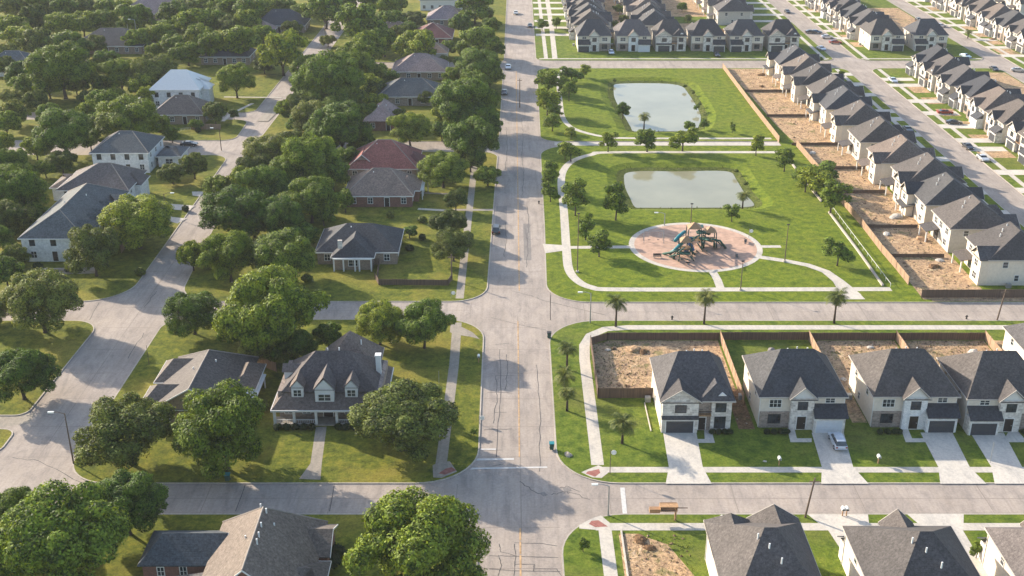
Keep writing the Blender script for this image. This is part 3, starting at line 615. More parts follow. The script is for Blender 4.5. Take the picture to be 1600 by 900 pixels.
kC = ('C', 'stucco', 'stone', 'r_new', 'gdoor', 12.9, 13.4)
gN = 'new two storey houses facing the near cross street'
place_house(kA, (29.0, 164.5), 0, 'cream stone house with small balcony above its front door, on the corner lot', gN)
place_house(kB, (45.8, 165.3), 0, 'white gabled house with pale garage door and silver car on its driveway', gN)
place_house(kB2, (63.6, 165.4), 0, 'cream house with dark garage on its right, between two bare dirt yards', gN)
place_house(kC, (78.1, 164.6), 0, 'cream house with dark garage left of its door, cut by right picture edge', gN)
place_house(kC, (93.8, 176.5), 0, 'pale walled house showing only its side, behind the last front row house', gN)
gS = 'new houses seen from behind along the bottom edge'
place_house(('A', 'stucco', 'stone', 'r_new', 'gdoor', 11.6, 18.0), (31.4, 115.6), pi, 'dark roofed house at the bottom, nearest the corner dirt lot', gS)
place_house(('B', 'stucco', 'stone', 'r_new', 'gdoor', 13.2, 18.0), (50.0, 114.8), pi, 'dark roofed house at the bottom with twin front gables, middle of three', gS)
place_house(('B', 'stucco', 'stone', 'r_brn', 'gdoor', 13.2, 18.0), (68.4, 114.5), pi, 'brown roofed house in the bottom right corner beside wide driveway', gS)
ORD = ['first', 'second', 'third', 'fourth', 'fifth', 'sixth', 'seventh', 'eighth', 'ninth', 'tenth', 'eleventh', 'twelfth', 'thirteenth', 'fourteenth', 'fifteenth']
kcol = [('B', 'stucco', 'stone', 'r_new', 'gdoor', 12.2, 13.4), ('C', 'stucco', 'stone', 'r_char', 'gdoor', 12.2, 13.4), ('A', 'stucco_g', 'stone', 'r_new', 'gdoor', 11.2, 13.4), ('B', 'stucco', 'wbrick', 'r_brn', 'gdoor_w', 12.2, 13.4)]
drives = []
def lot(side, xs, y, xk, wy=4.2, off=0):
    """driveway from garage to kerb; xs front wall x, xk kerb x"""
    drives.append((min(xs, xk), y + off - wy / 2, max(xs, xk), y + off + wy / 2))
ys = [220.5, 237.5, 253, 268.5, 284, 301.5, 318.5, 335, 350, 364, 378, 392]
for i, y in enumerate(ys):
    k = kcol[(0, 2, 1, 0, 3, 2, 0, 1, 2, 0, 3, 1)[i]]
    place_house(k, (102.0 - (y - 214) * 0.028 + (1.2 if i in (0, 3, 8) else 0), y), pi / 2, 'grey roofed house backing onto dirt yard, %s up from the near cross street' % ORD[i], 'house row behind the park fence')
    lot(1, 107, y, 118, off=3.6 if k[0] != 'A' else -2.6)
ys = [219 + 14.4 * i for i in range(13)]
for i, y in enumerate(ys):
    k = kcol[(1, 0, 2, 3, 0, 1, 2, 0, 3, 1, 0, 2, 1)[i]]
    if y < 262: continue
    place_house(k, (144.5 + 1.2 * (i % 3 == 0), y), -pi / 2, 'house facing the curving lots, %s down from the crossroads, east of middle street' % ORD[len(ys) - 1 - i], 'house row along the middle street, east side')
    lot(-1, 137, y, 126.5, off=-3.6 if k[0] != 'A' else 2.6)
for i in range(12):
    y = 459 + 14.2 * i; k = kcol[(0, 1, 2, 3, 1, 0, 2, 1, 3, 0, 1, 2)[i]]
    if y < 620: place_house(k, (141, y), -pi / 2, 'cream fronted house beyond the crossroads, %s in its receding row' % ORD[i], 'house row beyond the crossroads'); lot(-1, 133.5, y, 126.8, off=-3.6)
for i, (x, lay) in enumerate(((141.0, 0), (157.5, 1))):
    place_house(kcol[lay], (x, 440.5), 0, 'house facing the crossroads, %s of the pair' % ('near the street corner' if i == 0 else 'farther from the street corner'), 'pair of houses at the crossroads')
for i in range(14):
    y = 428 + 14.2 * i; k = kcol[(2, 0, 1, 3, 0, 2, 1, 0, 3, 1, 2, 0, 1, 2)[i]]
    if y < 600: place_house(k, (197.5, y), -pi / 2, 'house in the top right corner row, %s from its near end' % ORD[i], 'house row in the top right corner'); lot(-1, 190, y, 181, off=-3.6)
for i in range(7):
    y = 505 + 14.2 * i
    if y < 620: place_house(kcol[(0, 2, 1)[i % 3]], (226, y), pi / 2, 'distant house behind the corner row, %s from its near end' % ORD[i], 'farthest visible house row')
for i, x in enumerate((30.8, 45.6, 59.6, 73.6, 88.0, 102.0)):
    k = kcol[(1, 3, 2, 0, 1, 2)[i]]
    place_house(k, (x, 439.2), 0, 'dark roofed house facing the upper pond, %s from the main road' % ORD[i], 'houses facing the upper pond')
for c, (x, rz, y0, ph) in enumerate(((31, -pi / 2, 459, 'nearest the main road'), (56, pi / 2, 459, 'in the centre'), (92, pi / 2, 487, 'by the diagonal street'))):
    for i in range(10):
        y = y0 + 14.2 * i
        if y > 600: break
        place_house(kcol[(i + c) % 4], (x, y), rz, 'distant grey roofed house, %s back in the top column %s' % (ORD[i], ph), 'receding house columns at the top')
        if c != 1: lot(1, x + (7 if rz > 0 else -7), y, {0: 9.5, 2: 117.5}[c], off=3)
RD = random.Random(4)
for y in range(300, 400, 14):
    if RD.random() < .55: yard([(131.5, y), (137, y), (137, y + 8), (131.5, y + 8)], z=LZ + .002)
for y in range(430, 600, 14):
    if RD.random() < .6: yard([(185.5, y), (190, y), (190, y + 8), (185.5, y + 8)], z=LZ + .002)
    if RD.random() < .5: yard([(131.0, y + 10), (134.5, y + 10), (134.5, y + 18), (131, y + 18)], z=LZ + .002)
for (x0, y0, x1, y1) in ((152, 262, 172, 330), (152, 345, 172, 398), (149, 456, 172, 520), (205, 430, 218, 520), (38.5, 455, 48, 560), (64, 455, 84, 485), (64, 500, 84, 560)): yard([(x0, y0), (x1, y0), (x1, y1), (x0, y1)], z=LZ + .002)
for i, (a0, b0, a1, b1) in enumerate(drives): sheet('driveway', M['drive'], [(a0, b0), (a1, b0), (a1, b1), (a0, b1)], W + 0.02 + (i % 2) * 0.001)
for x, y0, y1 in ((114.6, 208, 403), (129.6, 208, 403), (129.8, 418, 630), (184.5, 210, 630), (114.5, 418, 630), (12.5, 420, 630)): walk([(x, y0), (x, y1)], 1.4, z=W + 0.012)
walk([(10, 419.5), (116, 419.5)], 1.3, z=W + 0.008); walk([(128, 419.5), (172, 419.5)], 1.3, z=W + 0.008)

# ---- older houses on the west side
def old_house(name, label, x0, y0, x1, y1, ez, rise, axis, i0, i1, wall, rf, wings=(), chim=None, porch=None, rz=0, trim='trim', wins=True, door=True):
    cx, cy = (x0 + x1) / 2, (y0 + y1) / 2; a, b = (x1 - x0) / 2, (y1 - y0) / 2
    r = thing(name, label, 'house', (cx, cy, LZ), rz)
    G().box(-a, -b, 0, a, b, ez).build('wall', M[wall], r)
    roof(r, rf, -a, -b, a, b, ez, rise, axis=axis, i0=i0, i1=i1, trim=trim)
    if i0 == 0:
        if axis == 'y': gable_wall(r, -a, a, -b, ez, rise - 0.25, wall)
    for (u0, v0, u1, v1, e, rs, ax, j0, j1) in wings:
        G().box(u0, v0, 0, u1, v1, e - 0.003).build('wing_wall', M[wall], r); roof(r, rf, u0, v0, u1, v1, e, rs, axis=ax, i0=j0, i1=j1, name='wing_roof', trim=trim)
        if j0 == 0 and ax == 'y': gable_wall(r, u0, u1, v0, e, rs - 0.3, wall)
        if e < 4: window(r, 'S', v0, (u0 + u1) / 2, 0.9, min(1.8, (u1 - u0) * .4), 1.3)
    if wins:
        n = max(2, int((x1 - x0) / 3.4))
        for i in range(n):
            c = -a + (i + 0.5) * 2 * a / n
            if door and i == n // 2: fdoor(r, 'S', -b, c)
            else: window(r, 'S', -b, c, 0.9, 1.1, 1.4)
            if ez > 5: window(r, 'S', -b, c, 3.7, 1.0, 1.3, 'dkframe')
        m = max(2, int((y1 - y0) / 4.5))
        for i in range(m):
            c = -b + (i + 0.5) * 2 * b / m; window(r, 'E', a, c, 0.9, 1.1, 1.4); window(r, 'W', -a, c, 0.9, 1.1, 1.4)
            if ez > 5: window(r, 'E', a, c, 3.7, 1.0, 1.3)
    if chim: cxx, cyy, cz, cm = chim; G().box(cxx - .5, cyy - .5, 0, cxx + .5, cyy + .5, cz).box(cxx - .6, cyy - .6, cz, cxx + .6, cyy + .6, cz + .15).build('chimney', M[cm], r)
    if porch:
        u0, v0, u1, v1, zl, zh, low, pm = porch; pr = shed(r, pm, u0, v0, u1, v1, zl, zh, low)
        pts = {'y0': [(u0 + .3, v0 + .3), ((u0 + u1) / 2, v0 + .3), (u1 - .3, v0 + .3)], 'x1': [(u1 - .3, v0 + .3), (u1 - .3, (v0 + v1) / 2), (u1 - .3, v1 - .3)], 'x0': [(u0 + .3, v0 + .3), (u0 + .3, v1 - .3)]}[low]
        for px, py in pts: G().box(px - .12, py - .12, 0, px + .12, py + .12, zl - 0.17).build('porch_post', M['trim'], pr)
    vents(r, [(a * 0.25, b * 0.2, ez + rise * 0.75), (-a * 0.2, -b * 0.15, ez + rise * 0.8)])
    return r
# colonial with three dormers and a full front porch
cl = thing('colonial_house', 'grey roofed house with three white dormers and a long columned front porch', 'house', (-29.2, 159.2, LZ))
G().box(-8.3, 2.4, 0, 8.3, 13, 4.9).build('wall', M['stone_b'], cl)
g = G(); # flared lower roof around the body
lo, up = (-9.0, -0.3, 9.0, 14.2), (-6.9, 3.0, 6.9, 12.2)
def frustum(g, l, u, z0, z1):
    c = [(l[0], l[1], z0), (l[2], l[1], z0), (l[2], l[3], z0), (l[0], l[3], z0), (u[0], u[1], z1), (u[2], u[1], z1), (u[2], u[3], z1), (u[0], u[3], z1)]
    g.add(c, [(3, 2, 1, 0), (4, 5, 6, 7), (0, 1, 5, 4), (1, 2, 6, 5), (2, 3, 7, 6), (3, 0, 4, 7)])
frustum(g, lo, up, 2.9, 5.0); g.build('lower_roof', M['r_brn'], cl)
roof(cl, 'r_brn', -7.2, 2.6, 7.2, 12.6, 4.9, 4.6, axis='x', i0=5.0, i1=5.0, name='roof', trim=None)
G().box(-2.5, 9, 0, 6.6, 18.5, 4.3).build('wing_wall', M['rbrick'], cl); roof(cl, 'r_brn', -2.5, 9, 6.6, 18.5, 4.3, 5.6, axis='y', i0=5.2, i1=4.8, name='wing_roof')
gx = G(); gx.box(-9.1, -0.42, 2.62, 9.1, -0.3, 2.92); gx.box(-9.12, -0.3, 2.62, -9.0, 14.3, 2.92); gx.box(9.0, -0.3, 2.62, 9.12, 14.3, 2.92); gx.build('eaves_trim', M['trim'], cl)
for px in (-8.6, -5.5, -2.0, -0.9 + 2.2, 4.6, 8.5): G().box(px - .2, -0.1, 0.2, px + .2, 0.3, 2.62).build('porch_column', M['trim'], cl)
G().box(-8.9, -0.2, 0, 8.9, 2.4, 0.2).build('porch_floor', M['walk_old'], cl)
for (p, q) in ((-8.4, -5.7), (-5.3, -2.2), (1.5, 4.4), (4.8, 8.3)):
    g = G(); g.box(p, 0, 0.95, q, 0.08, 1.05); g.box(p, 0, 0.25, q, 0.08, 0.33)
    k = int((q - p) / 0.3)
    for i in range(k): g.box(p + i * .3 + .1, 0.01, 0.33, p + i * .3 + .16, 0.07, 0.95)
    g.build('railing', M['trim'], cl)
for c in (-6.8, -3.9, 2.9, 6.2): window(cl, 'S', 2.4, c, 0.8, 1.2, 1.6)
fdoor(cl, 'S', 2.4, -0.4, 1.5, 2.2, 0.2)
for (c, hw, y, zb, zt) in ((-5.0, 0.95, 1.7, 3.9, 6.0), (-0.6, 1.5, 1.0, 3.5, 6.0), (3.6, 1.0, 1.7, 3.9, 6.0)):
    dm = G().box(c - hw, y, zb, c + hw, y + 3.4, zt).build('dormer', M['trim'], cl); gable_wall(dm, c - hw, c + hw, y - 0.003, zt, hw * 1.12, 'trim', name='dormer_gable')
    g = G(); roof_solid(g, c - hw, y, c + hw, y + 4.8, zt, hw * 1.45, axis='y', i0=0.0, i1=0.3, oh=0.22, fas=0.1); g.build('dormer_roof', M['r_brn'], dm)
    window(dm, 'S', y, c, zb + 0.45, hw * 1.25, 1.1, 'trim')
dm = G().box(-7.9, 6.5, 3.6, -5.0, 8.6, 6.3).build('dormer', M['trim'], cl); g = G(); roof_solid(g, -8.0, 6.5, -4.5, 8.6, 6.3, 0.9, axis='x', i0=0, i1=0, oh=.2, fas=.1); g.build('dormer_roof', M['r_brn'], dm)
G().box(6.9, 8.0, 0, 7.7, 8.9, 8.2).box(6.8, 7.9, 8.2, 7.8, 9.0, 8.4).build('chimney', M['trim'], cl)
vents(cl, [(1, 8.4, 9.2), (-1, 9, 8.8), (4, 13, 8.3)])

r = old_house('gabled_house', 'weathered tan roofed house with broad west slope, beside the wide junction', -57.2, 159.0, -44.2, 176.5, 3.0, 4.0, 'y', 0, 5.0, 'tbrick', 'r_tan', wings=[(4.5, -1.5, 8.2, 6.5, 2.9, 1.6, 'y', None, None), (-8.2, 0.6, 0.5, 7.6, 2.95, 2.5, 'x', 2.6, 1.0), (-8.4, -8.4, 0.5, -1.4, 2.95, 2.5, 'x', 2.6, 1.0)])
shed(r, 'r_white', 7.0, -9.5, 9.2, 4.0, 2.5, 2.8, 'x1', 'carport_roof')
for yy in (-9.2, -3, 3.6): G().box(8.8, yy, 0, 9.0, yy + .2, 2.3).build('post', M['trim'], r)
r = old_house('brick_house', 'red brick house with tall tan gable roof and low slate wing, bottom left', -38.4, 110.8, -25.2, 128.2, 3.2, 6.2, 'y', 0, 5.5, 'rbrick', 'r_tan', wings=[(4.6, 2.0, 8.0, 8.2, 3.2, 1.8, 'x', 0, 0), (3.5, -6.5, 8.2, 0.5, 3.0, 2.0, 'x', None, None)])
for c, fac in ((-0.4, 4), (0.5, 3), (0.45, 0), (0.55, -2), (0.6, -3.4)): vents(r, [(c, fac, 3.2 + 6.0)])
G().box(-15.5, 0.6, 0, -6.603, 7.2, 2.9).build('wing_wall', M['rbrick'], r); roof(r, 'r_teal', -15.5, 0.6, -5.4, 7.2, 2.9, 2.3, axis='x', i0=2.6, i1=0.0, name='wing_roof', trim='trim')
window(r, 'S', 0.6, -10.3, 1.0, 0.8, 1.4); window(r, 'S', 0.6, -13.2, 1.0, 0.8, 1.3)
shed(r, 'r_tan', -10.6, -8.6, -6.5, -1.2, 2.4, 3.0, 'x0', 'porch_roof'); G().box(-10.3, -8.3, 0, -10.1, -8.1, 2.2).box(-10.3, -1.7, 0, -10.1, -1.5, 2.2).build('post', M['trim'], r)

def P3(u, v, z): return at(u, v, z)
r = old_house('bungalow', 'slate roofed bungalow with white framed sunroom beside the fenced lawn', -41.2, 225.5, -24.4, 238.5, 2.9, 4.0, 'x', 6.2, 6.2, 'tbrick', 'r_char', wings=[(-4.6, -9.5, 3.6, 0, 2.9, 3.0, 'y', 3.8, 0.5)])
g = G()
for i, x in enumerate((-4.4, -2.4, 0.0, 0.9, 3.4)): g.box(x - .14, -10.4, 0, x + .14, -10.1, 2.6)
g.box(-4.6, -10.4, 2.6, 3.6, -10.1, 2.85); g.build('sunroom_frame', M['trim'], r)
G().box(-3.6, -8.6, 4.4, -2.7, -8.0, 6.2).build('chimney', M['stone'], r)
r = old_house('brick_ranch', 'red brick house with faded brown hipped roof and white porch end', -40.0, 261.0, -24.0, 275.0, 2.9, 4.6, 'x', 6.6, 6.0, 'rbrick', 'r_old', wings=[(3.5, -3.0, 9.3, 4.0, 2.9, 2.4, 'y', None, None)], porch=(7.8, -2, 10.4, 4.5, 2.5, 2.8, 'x1', 'r_white'))
r = old_house('red_roof_house', 'house with dark red shingle roof stepping down at both ends', -42.0, 281.5, -24.5, 296.5, 3.0, 5.4, 'x', 7.6, 7.2, 'stone_b', 'r_red', wings=[(5, -4, 10.0, 3, 3.0, 2.2, 'y', None, None), (-8.5, -5.5, -2, 2, 3.0, 3.2, 'y', 0, 2)])
r = old_house('white_brick_house', 'white painted brick house with sprawling slate roof, nearest of three', -104.0, 227.0, -90.5, 256.5, 5.4, 4.2, 'y', 6.5, 6.5, 'wbrick', 'r_teal', wings=[(5.2, -14.0, 9.5, -6, 2.9, 1.6, 'y', None, None), (4, 2, 10.5, 12, 4.6, 3.0, 'x', None, None)])
for (v0, v1, e, rs) in ((-12.6, -7.6, 5.2, 2.6), (-3.6, 1.0, 4.9, 2.3)):
    G().box(6.75, v0, 0, 8.6, v1, e).build('wing_wall', M['wbrick'], r); roof(r, 'r_teal', 3.2, v0, 8.6, v1, e, rs, axis='x', i0=1.5, i1=0, name='wing_roof', trim='trim')
    vm = (v0 + v1) / 2; G().add([(8.6, v0, e), (8.6, v1, e), (8.6, vm, e + rs - .25), (8.3, v0, e), (8.3, v1, e), (8.3, vm, e + rs - .25)], [(0, 1, 2), (5, 4, 3), (0, 3, 4, 1), (1, 4, 5, 2), (2, 5, 3, 0)]).build('gable_wall', M['wbrick'], r)
for yy, xx in ((-6.2, 7.3), (2.2, 7.3)):
    d_ = G().box(xx - 1.4, yy, 4.2, xx + .6, yy + 2.0, 6.0).build('dormer', M['trim'], r); g = G(); roof_solid(g, xx - 3, yy, xx + .6, yy + 2, 6.0, 1.3, axis='x', i0=0.2, i1=0, oh=.2, fas=.1); g.build('dormer_roof', M['r_teal'], d_); window(d_, 'S', yy, xx - .3, 4.5, .9, 1.1)
r = old_house('white_brick_house', 'white brick house with brownish roof, middle of the three by the side street', -107.5, 258.5, -91.0, 272.5, 5.2, 4.4, 'x', 8.5, 6.0, 'wbrick', 'r_brn', wings=[(-12.5, 0, -7, 8, 3.4, 2.2, 'x', None, None), (4.5, -1.5, 9.5, 5, 4.6, 2.4, 'y', None, None)])
r = old_house('white_brick_house', 'white brick house with grey porch wing, farthest of the three', -109.0, 287, -94.5, 301.0, 5.5, 3.8, 'x', 6, 6, 'wbrick', 'r_teal', wings=[(8.2, -2, 14.0, 6, 3.0, 1.6, 'x', None, None)])
r = old_house('white_metal_roof_house', 'two storey pale house under a bright white metal roof, upper left', -112.0, 350.5, -97.0, 365, 6.0, 4.6, 'x', 5.5, 5.5, 'wbrick', 'r_white', wings=[(1.5, -3.0, 9.5, 2.5, 5.2, 3.0, 'y', None, None)], porch=(-12.5, -6, -7.2, 4, 2.6, 3.6, 'x0', 'r_white'))
far = [('low_house', 'low house with dull reddish brown roof behind a round tree, upper left', 280, 195, 15, 12, 3, 4.4, 'tbrick', 'r_brn', 'x'),
       ('far_house', 'grey hipped house directly behind the white metal roof', 352, 102, 17, 12, 3, 4.0, 'tbrick', 'r_char', 'x'),
       ('slate_roof_house', 'wide house with blue slate hipped roof between trees by the main road', 641, 166, 20, 14, 3, 4.2, 'stone_b', 'r_teal', 'x'),
       ('mauve_roof_house', 'house with faded mauve roof just behind the blue slate one', 655, 126, 18, 15, 3, 4.6, 'tbrick', 'r_mauve', 'x'),
       ('rust_roof_house', 'house with rust orange and red roof half hidden by trees', 675, 72, 15, 16, 3, 4.4, 'rbrick', 'r_red', 'x'),
       ('grey_roof_house', 'grey roofed house behind the rust coloured one', 698, 42, 16, 14, 3, 4.4, 'tbrick', 'r_mauve', 'x'),
       ('white_hall', 'long white walled building with blue roof at the top edge', 694, 17, 21, 12, 4.5, 3.2, 'trim', 'r_teal', 'x'),
       ('far_house', 'wide grey shingled house among trees, top left', 168, 85, 26, 18, 3, 5.0, 'tbrick', 'r_char', 'x'),
       ('far_house', 'pale slate roofed house at the left edge beneath trees', 12, 120, 18, 14, 3, 4.4, 'wbrick', 'r_teal', 'x'),
       ('far_house', 'greyish pink roofed house at the very top left', 238, 33, 26, 16, 3, 5.6, 'tbrick', 'r_mauve', 'x'),
       ('far_house', 'dark roofed house beside a lollipop shaped tree, top', 437, 52, 20, 14, 3, 5.4, 'tbrick', 'r_char', 'x'),
       ('far_house', 'small pale grey roof peeping over a wide oak, top', 402, 62, 12, 9, 3, 3.4, 'tbrick', 'r_mauve', 'x'),
       ('far_house', 'pale house half hidden behind a russet tree by the main road', 668, 98, 14, 10, 3.4, 3.0, 'stucco_g', 'r_old', 'x'),
       ('far_house', 'grey gravel toned roof between trees near the rust roof', 615, 62, 14, 10, 3, 3.0, 'tbrick', 'r_old', 'x'),
       ('far_house', 'brown roof showing in a gap behind the mid left oaks', 595, 205, 9, 12, 3, 3.4, 'rbrick', 'r_mauve', 'y')]
for (nm, lb, u, v, wd, dp, ez, rs, wm, rm, ax) in far:
    x, y = at(u, v); old_house(nm, lb, x - wd / 2, y, x + wd / 2, y + dp, ez, rs, ax, dp * .5, dp * .5 if ax == 'x' else 0, wm, rm, wings=[(wd * .05, -2.5, wd * .42, 2, ez, rs * .6, 'y', None, None)])

# ------------------------------------------------------------ plants
def leaf_cloud(n, lobes, size, seed, flat=0.0, inner=0.12):
    rnd = random.Random(seed); V = []; Fc = []
    tot = sum(l[3] ** 2 for l in lobes); cnt = 0; tries = 0
    while cnt < n and tries < n * 4:
        tries += 1
        t = rnd.random() * tot
        for lb in lobes:
            t -= lb[3] ** 2
            if t <= 0: break
        u = rnd.uniform(-0.75, 1); ph = rnd.uniform(0, 2 * pi); s = sqrt(1 - u * u); d = Vector((s * cos(ph), s * sin(ph), u))
        rr = lb[3] * (rnd.gauss(0.96, 0.09) if rnd.random() > inner else rnd.uniform(0.4, 0.85))
        rr *= 1 + 0.16 * noise.noise(d * 2.6 + Vector((seed, lb[0] * 7, lb[1] * 7)))
        p = Vector(lb[:3]) + Vector((d.x * rr, d.y * rr, d.z * rr * 0.88))
        bad = 0
        for l2 in lobes:
            if l2 is not lb and (p - Vector(l2[:3])).length < l2[3] * 0.72: bad = 1; break
        if bad and rnd.random() > 0.1: continue
        nn = (d * 1.25 + Vector((rnd.gauss(0, .5), rnd.gauss(0, .5), rnd.gauss(0.22, .5)))).normalized()
        a = nn.orthogonal().normalized(); b = nn.cross(a); q = rnd.uniform(0, pi); a, b = a * cos(q) + b * sin(q), b * cos(q) - a * sin(q)
        sz = size * rnd.uniform(0.6, 1.35); k = len(V)
        V += [tuple(p - a * sz), tuple(p - b * sz * .62 + nn * sz * .15), tuple(p + a * sz), tuple(p + b * sz * .62 - nn * sz * .15)]; Fc.append((k, k + 1, k + 2, k + 3)); cnt += 1
    me = bpy.data.meshes.new('crown'); me.from_pydata(V, [], Fc); me.materials.append(M['leaf0']); return me
def oak_lobes(seed, b=0.62, zc=0.88, nl=22):
    r = random.Random(seed); L = [(0, 0, zc - .05, 0.56)]
    for i in range(nl):
        ph = i * 2.4 + r.uniform(-.3, .3); el = r.uniform(-0.65, 1.25) if i > 3 else r.uniform(.5, 1.2); rr = r.uniform(0.16, 0.31); k = 1.0 - rr * r.uniform(0.8, 1.25)
        k *= r.uniform(0.84, 1.14)
        L.append((cos(ph) * cos(el) * k, sin(ph) * cos(el) * k, zc + sin(el) * (b + .1) * k, rr))
    return L
CROWN = [leaf_cloud(9000, oak_lobes(s), 0.046, s) for s in (1, 2, 3, 4, 5, 6)]
FINE = [leaf_cloud(36000, oak_lobes(s, nl=34), 0.024, s) for s in (21, 22, 23)]
YOUNG = []
for s in (31, 32, 33):
    r_ = random.Random(s); L = [(0, 0, 1.35, 0.5)] + [(r_.uniform(-.5, .5), r_.uniform(-.5, .5), r_.uniform(0.75, 2.1), r_.uniform(.22, .42)) for _ in range(12)]
    YOUNG.append(leaf_cloud(3200, L, 0.068, s, inner=0.25))
def trunk_mesh(th, rad, seed, top, spread):
    r = random.Random(seed); g = G(); g.tube([(0, 0, -0.02), (0, 0, 0.05), (r.uniform(-.03, .03), r.uniform(-.03, .03), th)], [rad * 1.5, rad, rad * 0.75], 7)
    for i in range(5):
        ph = i * 1.256 + r.uniform(-.4, .4); g.tube([(0, 0, th * 0.9), (cos(ph) * spread * .45, sin(ph) * spread * .45, th + (top - th) * .4), (cos(ph) * spread, sin(ph) * spread, top)], [rad * .6, rad * .4, rad * .12], 5)
    o = g.build('trunk', M['bark'], smooth=True); me = o.data; bpy.data.objects.remove(o); return me
TR = [trunk_mesh(0.32, 0.05, s, 1.25, 0.55) for s in (1, 2, 3)]; TY = [trunk_mesh(0.7, 0.05, s, 1.8, 0.3) for s in (4, 5)]
LM = [ # landmarks for descriptions
 (320, 590, 'tan roofed house by the wide junction'), (505, 605, 'dormered colonial house'), (400, 850, 'bottom left brick house'), (560, 390, 'slate roofed bungalow'), (598, 305, 'brick house with brown roof'), (598, 255, 'red roofed house'),
 (640, 420, 'fenced back lawn'), (90, 365, 'nearest white brick house'), (165, 300, 'middle white brick house'), (210, 240, 'farthest white brick house'), (308, 122, 'white metal roof'), (282, 170, 'reddish brown roof'),
 (641, 140, 'blue slate roof'), (655, 100, 'mauve roof'), (675, 52, 'rust roof'), (694, 8, 'long white building'), (168, 50, 'wide grey roof among trees'), (20, 95, 'pale slate roof at left edge'), (238, 10, 'greyish pink roof at top left'),
 (437, 30, 'dark roof with lollipop tree'), (180, 540, 'wide left junction'), (20, 700, 'small lower left verge'), (800, 480, 'middle crossroads'), (790, 760, 'lower crossroads'), (330, 270, 'side street bend'), (345, 185, 'small sunny lot with diagonal path'),
 (780, 250, 'main road bend of shade'), (740, 330, 'old sidewalk by main road'), (1030, 165, 'upper pond'), (1075, 290, 'lower pond'), (1085, 390, 'playground'), (885, 360, 'park perimeter path'), (865, 160, 'upper pond path'), (1040, 222, 'park access lane'),
 (1290, 290, 'east park fence'), (1340, 460, 'park corner driveway'), (960, 470, 'cross street below the park'), (970, 600, 'corner dirt yard'), (880, 90, 'upper crossroads'), (560, 95, 'tree lined upper lane'), (500, 60, 'back street at the top'), (440, 120, 'leafy bend of the side street'), (860, 30, 'top verge of the main road'),
 (60, 200, 'shaded left hand lane'), (130, 225, 'mown clearing at left'), (740, 90, 'upper main road verge')]
used = set()
def describe(u, v, R, kind, form='tree'):
    size = 'small' if R < 3.2 else 'medium' if R < 5.2 else 'large' if R < 7.4 else 'huge'
    colr = {'leaf0': 'deep green', 'leaf1': 'yellow-green', 'leaf2': 'dull olive', 'leafr': 'russet', 'palm': 'green'}[kind]
    ds = sorted((hypot(u - a, (v - b) * 1.3), a, b, t) for a, b, t in LM)
    def rel(a, b):
        dx, dy = u - a, v - b
        if abs(dy) < 14 and abs(dx) < 18: return 'at'
        return ('right of' if dx > 0 else 'left of') if abs(dx) > abs(dy) * 1.4 else ('in front of' if dy > 0 else 'just behind')
    c = []
    for k in range(4): c.append('%s %s %s %s the %s' % (size, colr, form, rel(ds[k][1], ds[k][2]), ds[k][3]))
    for i in range(6):
        for j in range(i + 1, 7): c.append('%s %s %s between %s and %s' % (size, colr, form, ds[i][3], ds[j][3]))
    for x in c:
        if x not in used and len(x.replace('-', ' ').split()) <= 16: used.add(x); return x
    print('DUP', c[0]); return c[0]
NT = [0]
def put_tree(u, v, hw, kind=0, fine=None, lab=None):
    z = 3.0
    for _ in range(6):
        x, y = at(u, v, z); R = hw / F * (y * cos(TH) + (H - z) * sin(TH)); z = 0.98 * R
    i = NT[0]; NT[0] += 1; rnd = random.Random(i * 7 + 3)
    mat = ('leaf0', 'leaf1', 'leaf2', 'leafr')[kind]
    t = thing('shade_tree', lab or describe(u, v, R, mat), 'tree', (x, y, LZ), rnd.uniform(0, 6.28), 'shade trees of the older neighbourhood')
    R *= 1.12 if v > 260 else 1.02; t.scale = (R * rnd.uniform(.9, 1.12), R * rnd.uniform(.9, 1.12), R * rnd.uniform(0.82, 1.06))
    if fine is None: fine = hw > 26 and v > 90
    c = bpy.data.objects.new('crown', (FINE if fine else CROWN)[i % (3 if fine else 6)]); link(c, t); c.material_slots[0].link = 'OBJECT'; c.material_slots[0].material = M[mat]
    link(bpy.data.objects.new('trunk', TR[i % 3]), t); return t
def put_young(u, v, hw, hpx, kind=0, lab=None):
    kind = {0: 1, 1: 1, 2: 0}[kind]
    """u,v = foot in the photo; hpx height in photo pixels"""
    x, y = at(u, v, LZ); dz = y * cos(TH) + H * sin(TH); R = hw / F * dz; Ht = hpx / F * dz / cos(TH) * 0.95
    i = NT[0]; NT[0] += 1; mat = ('leaf0', 'leaf1', 'leaf2')[kind]
    t = thing('young_tree', lab or describe(u, v - hpx / 2, R, mat, 'sapling'), 'tree', (x, y, LZ), i * 1.3, 'young trees around the park')
    t.scale = (R * 1.5, R * 1.5, Ht / 2.45)
    c = bpy.data.objects.new('crown', YOUNG[i % 3]); link(c, t); c.material_slots[0].link = 'OBJECT'; c.material_slots[0].material = M[mat]
    link(bpy.data.objects.new('trunk', TY[i % 2]), t); return t

